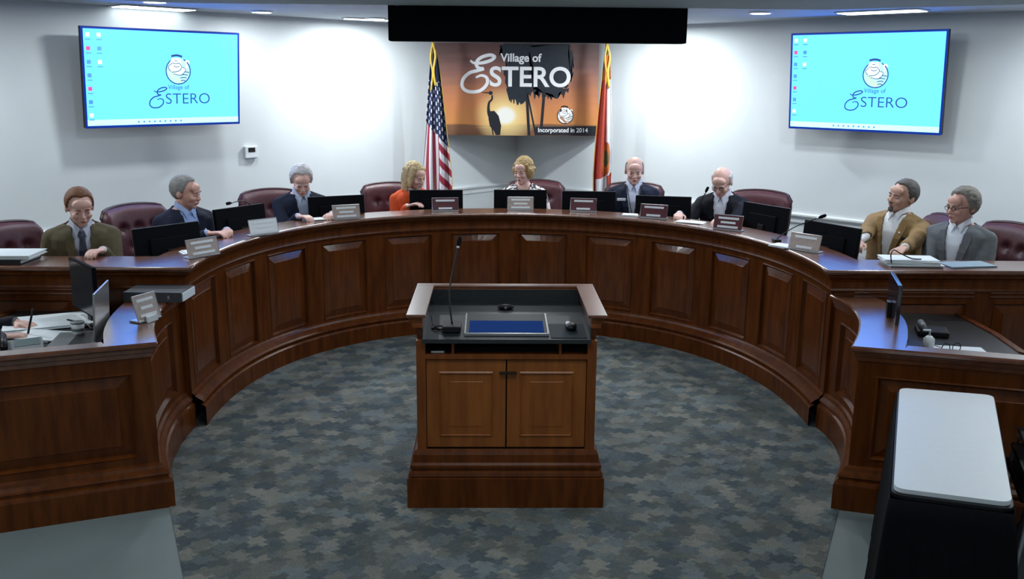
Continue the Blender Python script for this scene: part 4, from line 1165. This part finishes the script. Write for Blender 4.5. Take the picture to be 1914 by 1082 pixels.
for i, (x, y, a, z, lb) in enumerate([
    (-2.10, 5.86, 50, -.055, 'black monitor in front of the navy-suited man at the left corner of the dais'),
    (-1.87, 6.75, 55, -.075, 'black tilted monitor beside the pale nameplate, left part of the dais'),
    (-1.27, 7.40, 24, -.055, 'black monitor in front of the white-haired man left of centre'),
    (-.49, 7.85, 4, -.055, 'black monitor in front of the blonde woman in orange'),
    (.24, 7.90, 0, -.055, 'black monitor in front of the woman in the centre, behind the pale three-line nameplate'),
    (.83, 7.82, -3, -.055, 'black monitor between the centre woman and the bald man with the badge'),
    (1.42, 7.52, -12, -.045, 'black monitor between the bald man and the balding man in black'),
    (2.12, 7.02, -60, -.02, 'black monitor with bright edge right of the balding man in black jacket'),
    (2.29, 6.06, -60, -.01, 'black monitor in front of the man in the tan suit')]):
    c = mon0 if i == 0 else copy_tree(mon0)
    c.location = (x, y, MZ+z+.055); c.rotation_euler = (math.radians(-6), 0, math.radians(a)); c['label'] = lb; c['group'] = GM
    c.location.z = MZ

# ------------------------------------------------------------------ nameplates
BURG = mat('nameplate_burgundy', (.10, .022, .03), .3, spec=.5, noise_amt=.15)
TAN_SHEEN = mat('nameplate_tan_sheen', (.42, .34, .30), .35, noise_amt=.15)  # tan centre plate; along the ledge, reflections put into the plate colour
def nameplate(label, loc, rz, m, lines=2, wd=.22, h=.105, group='nameplates along the dais ledge', rot=None):
    t = thing('nameplate', label, 'nameplate', loc, rz, group, rot=rot)
    tl = .28
    pl = link('plate', box(B(), (-wd/2, -.004, 0), (wd/2, .004, h), bevel=.0015), m, t, rot=(-tl, 0, 0), loc=(0, -.02, .010))
    link('rim', tube(B(), [(-wd/2, -.004, 0), (-wd/2, -.004, h), (wd/2, -.004, h), (wd/2, -.004, 0), (-wd/2, -.004, 0)], .0028, 4), SILVER, pl)
    link('foot', box(B(), (-wd/2, -.03, .0), (wd/2, .045, .008), bevel=.002), SILVER, t)
    r_ = random.Random(int(loc[0]*100))
    for k in range(lines):
        z = h*(.80-.62*k/max(1, lines-1)) - (.0 if lines > 1 else .3*h)
        ww = wd*(.36-.10*(k % 2))
        link('text_line', box(B(), (-ww, -.0056, z-.010), (ww, -.0042, z+.006)), WHITEP, pl)
    return t
NP = [(-1.80, 5.58, 52, TAN_SHEEN, 3, 'light nameplate on the ledge at the left corner of the dais'),
      (-1.62, 6.38, 44, WHITEP, 3, 'whitish nameplate beside the tilted monitor, left part of the dais ledge'),  # reflected light on a burgundy plate put in as white
      (-1.155, 7.13, 26, TAN_SHEEN, 3, 'light nameplate in front of the white-haired man left of centre'),
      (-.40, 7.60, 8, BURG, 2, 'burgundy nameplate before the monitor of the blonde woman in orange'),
      (.235, 7.68, 0, TAN_SHEEN, 3, 'pale brown three-line nameplate in the very centre of the dais ledge'),
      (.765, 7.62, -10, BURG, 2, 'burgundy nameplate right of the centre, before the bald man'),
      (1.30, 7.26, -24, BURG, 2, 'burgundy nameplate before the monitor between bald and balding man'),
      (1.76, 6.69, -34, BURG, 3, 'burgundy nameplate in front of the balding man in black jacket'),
      (2.06, 5.86, -50, TAN_SHEEN, 2, 'nameplate in front of the tan-suited man, right end of the ledge')]
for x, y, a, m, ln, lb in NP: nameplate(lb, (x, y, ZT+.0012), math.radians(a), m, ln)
t = nameplate('tilted nameplate on white stand on the left clerk desk ledge', (-1.81, 4.64, DZ+.003), math.radians(64), TAN_SHEEN, 3, wd=.15, h=.13, group=None)
link('white_wedge', prism(B(), [(-.05, -.06), (.03, -.05), (-.01, .01)], .0, .03), WHITEP, t)

# ------------------------------------------------------------------ microphones on the dais
gooseneck('gooseneck_microphone', 'thin gooseneck microphone rising behind the tilted monitor left of the white-haired man', (-1.74, 7.02, .879), (-1.92, 6.66, 1.195), (-1.84, 6.86, 1.165))
gooseneck('gooseneck_microphone', 'thin gooseneck microphone leaning right near the balding man, before the right monitor', (1.98, 6.22, ZT+.001), (2.22, 6.08, 1.20), (2.08, 6.16, 1.12))
gooseneck('gooseneck_microphone', 'thin upright gooseneck microphone left of the balding man in the black jacket', (1.70, 7.42, .879), (1.74, 7.38, 1.215), (1.71, 7.42, 1.1))

# ------------------------------------------------------------------ papers and binders
def sheets(name, label, cat, loc, rz, n=3, w_=.22, d=.29, m=WHITE, h=.004, group=None, rot=None):
    t = thing(name, label, cat, loc, rz, group)
    r_ = random.Random(int(abs(loc[0])*1000))
    for k in range(n):
        link('sheet', box(B(), (-w_/2, -d/2, 0), (w_/2, d/2, h*.9)), m, t, loc=(r_.uniform(-.012, .012), r_.uniform(-.012, .012), k*h), rot=(0, 0, r_.uniform(-.08, .08)))
    return t
ZL = ZT+.0015
sheets('papers', 'white papers beside the nameplate at the left corner of the dais', 'papers', (-1.90, 5.72, ZL), .6, 2, .14, .12)
sheets('papers', 'white papers under the hands of the white-haired man left of centre', 'papers', (-1.36, 7.12, ZL), .4, 2, .16, .12)
sheets('papers', 'small white papers beside the burgundy nameplate of the bald man', 'papers', (1.13, 7.40, ZL), -.3, 3, .12, .10)
sheets('papers', 'white papers left of the nameplate of the balding man in black', 'papers', (1.56, 7.06, ZL), -.5, 2, .20, .12)
sheets('papers', 'crumpled white papers at the foot of the leaning gooseneck microphone', 'papers', (1.96, 6.02, ZL), -.9, 3, .13, .12)
t = sheets('document_stack', 'thick stack of white documents before the tan-suited man on the right corner', 'papers', (2.56, 5.42, ZL), -.12, 6, .32, .17, h=.007)
t = thing('cable', 'black curly cable over the white document stack on the right wing', 'cable', (2.44, 5.36, ZL+.045))
link('cable_loop', tube(B(), smooth_pts([(-.03, -.02, -.02), (-.03, .0, .03), (.0, .03, .05), (.04, .02, .03), (.10, .0, .004), (.15, -.02, .004)], 6), .004, 6), BLACK, t, True)
t = sheets('folder', 'pale blue folder lying on the right wing beside the white documents', 'folder', (2.90, 5.40, ZL), .1, 1, .30, .16, m=mat('blue_folder', (.25, .36, .45), .6, noise_amt=.1), h=.008)
def binder(label, loc, rz, w_, d, h, cover, name='ring_binder'):
    t = thing(name, label, 'binder', loc, rz)
    link('bottom_cover', box(B(), (-w_/2, -d/2, 0), (w_/2, d/2, .004)), cover, t)
    link('top_cover', box(B(), (-w_/2, -d/2, h-.004), (w_/2, d/2, h)), cover, t)
    sp_ = link('spine', box(B(), (-w_/2, -d/2-.003, 0), (w_/2, -d/2, h)), cover, t)
    link('pages', box(B(), (-w_/2+.006, -d/2+.001, .0045), (w_/2-.006, d/2-.008, h-.0045)), WHITE, t)
    return t, sp_
b_, sp_ = binder('dark grey ring binder on the left clerk ledge against the dais wing', (-1.915, 5.13, DZ+.002), math.radians(-2), .33, .20, .055, mat('binder_grey', (.045, .05, .06), .6, noise_amt=.2))
link('spine_title', box(B(), (-.09, -.1045, .020), (-.03, -.1032, .040)), mat('label_print', (.35, .38, .36), .6, noise_amt=.5, nscale=120), sp_)
link('spine_mark', box(B(), (.085, -.1045, .018), (.095, -.1032, .038)), MATS['label_print'], sp_)
link('page_end', box(B(), (.1655, -.098, .004), (.172, .09, .05)), WHITE, b_)
b_, sp_ = binder('white binder lying on a dark one on the left wing of the dais', (-2.97, 5.42, ZL+.028), .03, .48, .24, .022, mat('binder_white', (.62, .70, .72), .5, noise_amt=.05))
b_, sp_ = binder('dark binder under the white binder on the left wing', (-3.0, 5.42, ZL), -.02, .46, .24, .027, mat('binder_dark', (.02, .02, .024), .5, noise_amt=.2))

# ------------------------------------------------------------------ things on the left clerk desk
WS = .743
sheets('papers', 'large spread of white papers on the left clerk desk beside the writing hands', 'papers', (-2.45, 4.98, WS), .35, 4, .50, .30)
sheets('papers', 'white notepad under the writing hand at the left clerk desk', 'papers', (-2.40, 4.70, WS+.001), -.2, 3, .26, .18)
t = thing('pen', 'dark pen held in the writing hand at the left clerk desk', 'pen', (-2.455, 4.70, .80))
link('barrel', tube(B(), [(-.01, 0, -.04), (.02, .02, .09)], .006, 8), BLACK, t, True); link('tip', tube(B(), [(-.014, -.003, -.055), (-.01, 0, -.04)], [.001, .006], 8), SILVER, t)
t = thing('plastic_cup', 'small clear cup with dark band on the left clerk desk', 'cup', (-2.20, 4.70, WS))
link('cup_body', tube(B(), [(0, 0, 0), (0, 0, .075)], [.026, .034], 20), WHITEP, t, True); link('dark_band', tube(B(), [(0, 0, .035), (0, 0, .05)], [.0312, .0322], 20), GREY, t, True); link('lid', tube(B(), [(0, 0, .075), (0, 0, .082)], [.036, .033], 20), GREY, t, True)
t = thing('desk_phone', 'grey desk phone with screen at the front of the left clerk desk', 'phone', (-2.36, 4.42, WS), .5)
link('phone_body', box(B(), (-.10, -.09, 0), (.10, .10, .03), bevel=.006), GREY, t, rot=(.15, 0, 0)); link('phone_display', box(B(), (-.03, .0, .0302), (.085, .085, .032)), mat('lcd', (.09, .14, .14), .3, noise_amt=.1), t, rot=(.15, 0, 0)); link('handset', tube(B(), [(-.075, -.08, .05), (-.075, .09, .07)], .018, 10), BLACK, t, True)
# monitor facing the clerk
def plane_monitor(label, a, b_, z0, z1, face_m, back_m, name='monitor', stand=True):
    a = Vector(a); b_ = Vector(b_); c = (a+b_)/2; L_ = (b_-a).length; ang = math.atan2((b_-a).y, (b_-a).x)
    t = thing(name, label, 'monitor', (c.x, c.y, WS), ang)
    link('back_shell', box(B(), (-L_/2, 0, z0-WS), (L_/2, .022, z1-WS), bevel=.004), back_m, t)
    link('screen', box(B(), (-L_/2+.008, -.002, z0-WS+.012), (L_/2-.008, .0, z1-WS-.008)), face_m, t)
    if stand:
        link('stand_neck', box(B(), (-.03, .022, .008), (.03, .045, (z1-WS)*.6), bevel=.003), BLACK, t)
        link('stand_foot', box(B(), (-.10, -.07, 0), (.10, .09, .010), bevel=.003), BLACK, t)
    return t
plane_monitor('large dark monitor seen edge-on above the papers on the left clerk desk', (-2.41, 5.12), (-2.15, 4.82), .80, 1.09, mat('screen_dark', (.03, .035, .042), .2, spec=.7, noise_amt=.1), BLACKM)
t = thing('laptop', 'open grey laptop with its lid seen edge-on on the left clerk desk', 'laptop', (-2.06, 4.60, WS), math.radians(-79))
link('keyboard_deck', box(B(), (-.17, -.22, 0), (.17, .02, .016), bevel=.004), GREY, t); link('key_field', box(B(), (-.15, -.12, .0162), (.15, -.01, .018)), BLACK, t)
ld = link('lid', box(B(), (-.17, 0, 0), (.17, .010, .28), bevel=.003), SILVER, t, loc=(0, .02, .014), rot=(-.06, 0, 0)); link('screen', box(B(), (-.16, -.0015, .012), (.16, 0, .272)), MATS['screen_dark'], ld)
t = thing('card_reader', 'small grey box device behind the laptop on the left clerk desk', 'device', (-1.98, 4.80, WS), .4)
link('housing', box(B(), (-.035, -.05, 0), (.035, .05, .04), bevel=.005), mat('beige_plastic', (.32, .29, .26), .5, noise_amt=.1), t); link('cord', tube(B(), smooth_pts([(0, .05, .01), (.03, .10, .005), (.0, .15, .005), (-.05, .14, .005)], 5), .003, 6), BLACK, t, True)
t = thing('cable', 'dark cables lying between the papers and monitor on the left clerk desk', 'cable', (-2.28, 4.92, WS))
link('cable_loop', tube(B(), smooth_pts([(-.1, .05, .02), (-.02, .0, .02), (.06, -.06, .02), (.1, -.1, .008), (.12, -.04, .006), (.05, .0, .012)], 6), .005, 6), BLACK, t, True)

# ------------------------------------------------------------------ things on the right clerk desk
tm = plane_monitor('dark monitor seen edge-on with bluish sheen on the right clerk desk', (2.14, 4.58), (2.25, 4.94), .80, 1.065, MATS['screen_dark'], mat('glossy_back', (.02, .02, .03), .12, spec=.8, noise_amt=.1))
tm.rotation_euler.x = 0
sheets('papers', 'white printed sheet on the right clerk desk', 'papers', (2.42, 4.46, WS), -.2, 1, .27, .19)
t = thing('desk_phone', 'black desk phone behind the white sheet on the right clerk desk', 'phone', (2.43, 4.80, WS), -.3)
link('phone_body', box(B(), (-.08, -.07, 0), (.08, .07, .03), bevel=.006), BLACK, t); link('handset', tube(B(), [(-.05, -.07, .045), (-.05, .07, .045)], .018, 10), GREY, t, True)
t = thing('pump_bottle', 'small white pump bottle beside the monitor on the right clerk desk', 'bottle', (2.27, 4.50, WS))
link('bottle_body', tube(B(), [(0, 0, 0), (0, 0, .06), (0, 0, .075)], [.028, .028, .012], 16), WHITEP, t, True); link('pump', tube(B(), [(0, 0, .07), (0, 0, .105), (-.035, 0, .105)], .006, 8), WHITEP, t, True)
t = thing('eyeglasses', 'dark-rimmed eyeglasses lying at the edge of the white sheet', 'glasses', (2.36, 4.44, WS+.02), .2)
for s in (-1, 1):
    link('lens_rim', tube(B(), [(s*.032+.024*math.cos(a), 0, .024*math.sin(a)+.008) for a in [2*PI*i/16 for i in range(17)]], .0025, 6), BLACK, t, True)
    link('temple', tube(B(), [(s*.056, 0, .012), (s*.05, .12, .0)], .002, 6), BLACK, t, True)

# ------------------------------------------------------------------ white folding table with black drape
t = thing('folding_table', 'narrow white-topped folding table in front of the right clerk desk', 'table', (1.80, 3.33, 0))
def tw(pts): return [Vector((p[0]-1.80, p[1]-3.33)) for p in pts]
tops = tw([(1.385, 2.87), (1.735, 2.755), (2.245, 3.815), (1.865, 3.915)])
def rounded(poly, r_, n=6):
    out = []
    for i, p in enumerate(poly):
        a, c = poly[i-1], poly[(i+1) % len(poly)]
        pa = p+(a-p).normalized()*r_; pc = p+(c-p).normalized()*r_
        for k in range(n+1):
            f = k/n; out.append((1-f)**2*pa+2*f*(1-f)*p+f*f*pc)
    return out
cen = sum(tops, Vector((0, 0)))/4
link('table_top', prism(B(), rounded(tops, .045), .722, .738), mat('white_laminate', (.74, .80, .84), .4, noise_amt=.02), t)
link('edge_band', prism(B(), rounded([cen+(p-cen)*1.035 for p in tops], .05), .708, .7215), BLACK, t)
for i, p in enumerate(tops): link('leg', tube(B(), [(*(cen+(p-cen)*.85), .0), (*(cen+(p-cen)*.85), .71)], .014, 8), BLACK, t, True)
dr = thing('table_drape', 'black cloth draped under the white table top down to the floor', 'cloth', (1.80, 3.33, 0))
topc = [cen+(p-cen)*1.04 for p in tops]; floorc = tw([(1.27, 2.74), (1.76, 2.62), (2.30, 3.88), (1.885, 4.065)])
bm = B(); NS = 40; rows = []
for j in range(13):
    v = j/12; row = []
    for i in range(4):
        for k in range(NS):
            f = k/NS; a = topc[i]*(1-f)+topc[(i+1) % 4]*f; b2 = floorc[i]*(1-f)+floorc[(i+1) % 4]*f
            p = a*(1-v**.8)+b2*v**.8; n_ = (p-cen).normalized(); p = p+n_*(.014*math.sin(f*40+i)*v - (.02 if i == 2 else 0)*v)
            row.append(bm.verts.new((p.x, p.y, .705*(1-v)+.003)))
    rows.append(row)
for a, b2 in zip(rows, rows[1:]):
    n = len(a)
    for k in range(n): bm.faces.new((a[k], a[(k+1) % n], b2[(k+1) % n], b2[k]))
o = link('drape_cloth', bm, BLACKM, dr, True); md = o.modifiers.new('s', 'SOLIDIFY'); md.thickness = .004; md.offset = -1

# ------------------------------------------------------------------ nested black stacking chairs at the right edge
def stack_chair():
    t = thing('stacking_chair', 'x', 'chair', (0, 0, 0))
    link('seat', box(B(), (-.23, -.22, .43), (.23, .22, .455), bevel=.012), BLACK, t, True)
    link('backrest', box(B(), (-.23, .215, .62), (.23, .24, .86), bevel=.010), BLACK, t, True, rot=(-.08, 0, 0))
    for s in (-1, 1):
        link('front_leg', tube(B(), smooth_pts([(s*.25, -.24, .012), (s*.245, -.2, .40), (s*.24, -.1, .425)], 5), .011, 8), SILVER, t, True)
        link('back_leg', tube(B(), smooth_pts([(s*.25, .30, .012), (s*.245, .2, .42), (s*.24, .235, .65), (s*.24, .28, .86)], 5), .011, 8), SILVER, t, True)
        link('side_rail', tube(B(), [(s*.245, -.2, .415), (s*.245, .21, .415)], .010, 8), SILVER, t, True)
    return t
sc0 = stack_chair()
for k in range(3):
    c = sc0 if k == 0 else copy_tree(sc0)
    c.location = (2.44, 3.50-.03*k, .0+k*.085); c.rotation_euler = (0, 0, math.radians(-112)); c['group'] = 'stacked black chairs right of the folding table'
    c['label'] = ['black stacking chair at the bottom of the stack right of the folding table', 'black stacking chair in the middle of the stack right of the folding table', 'black stacking chair on top of the stack right of the folding table'][k]
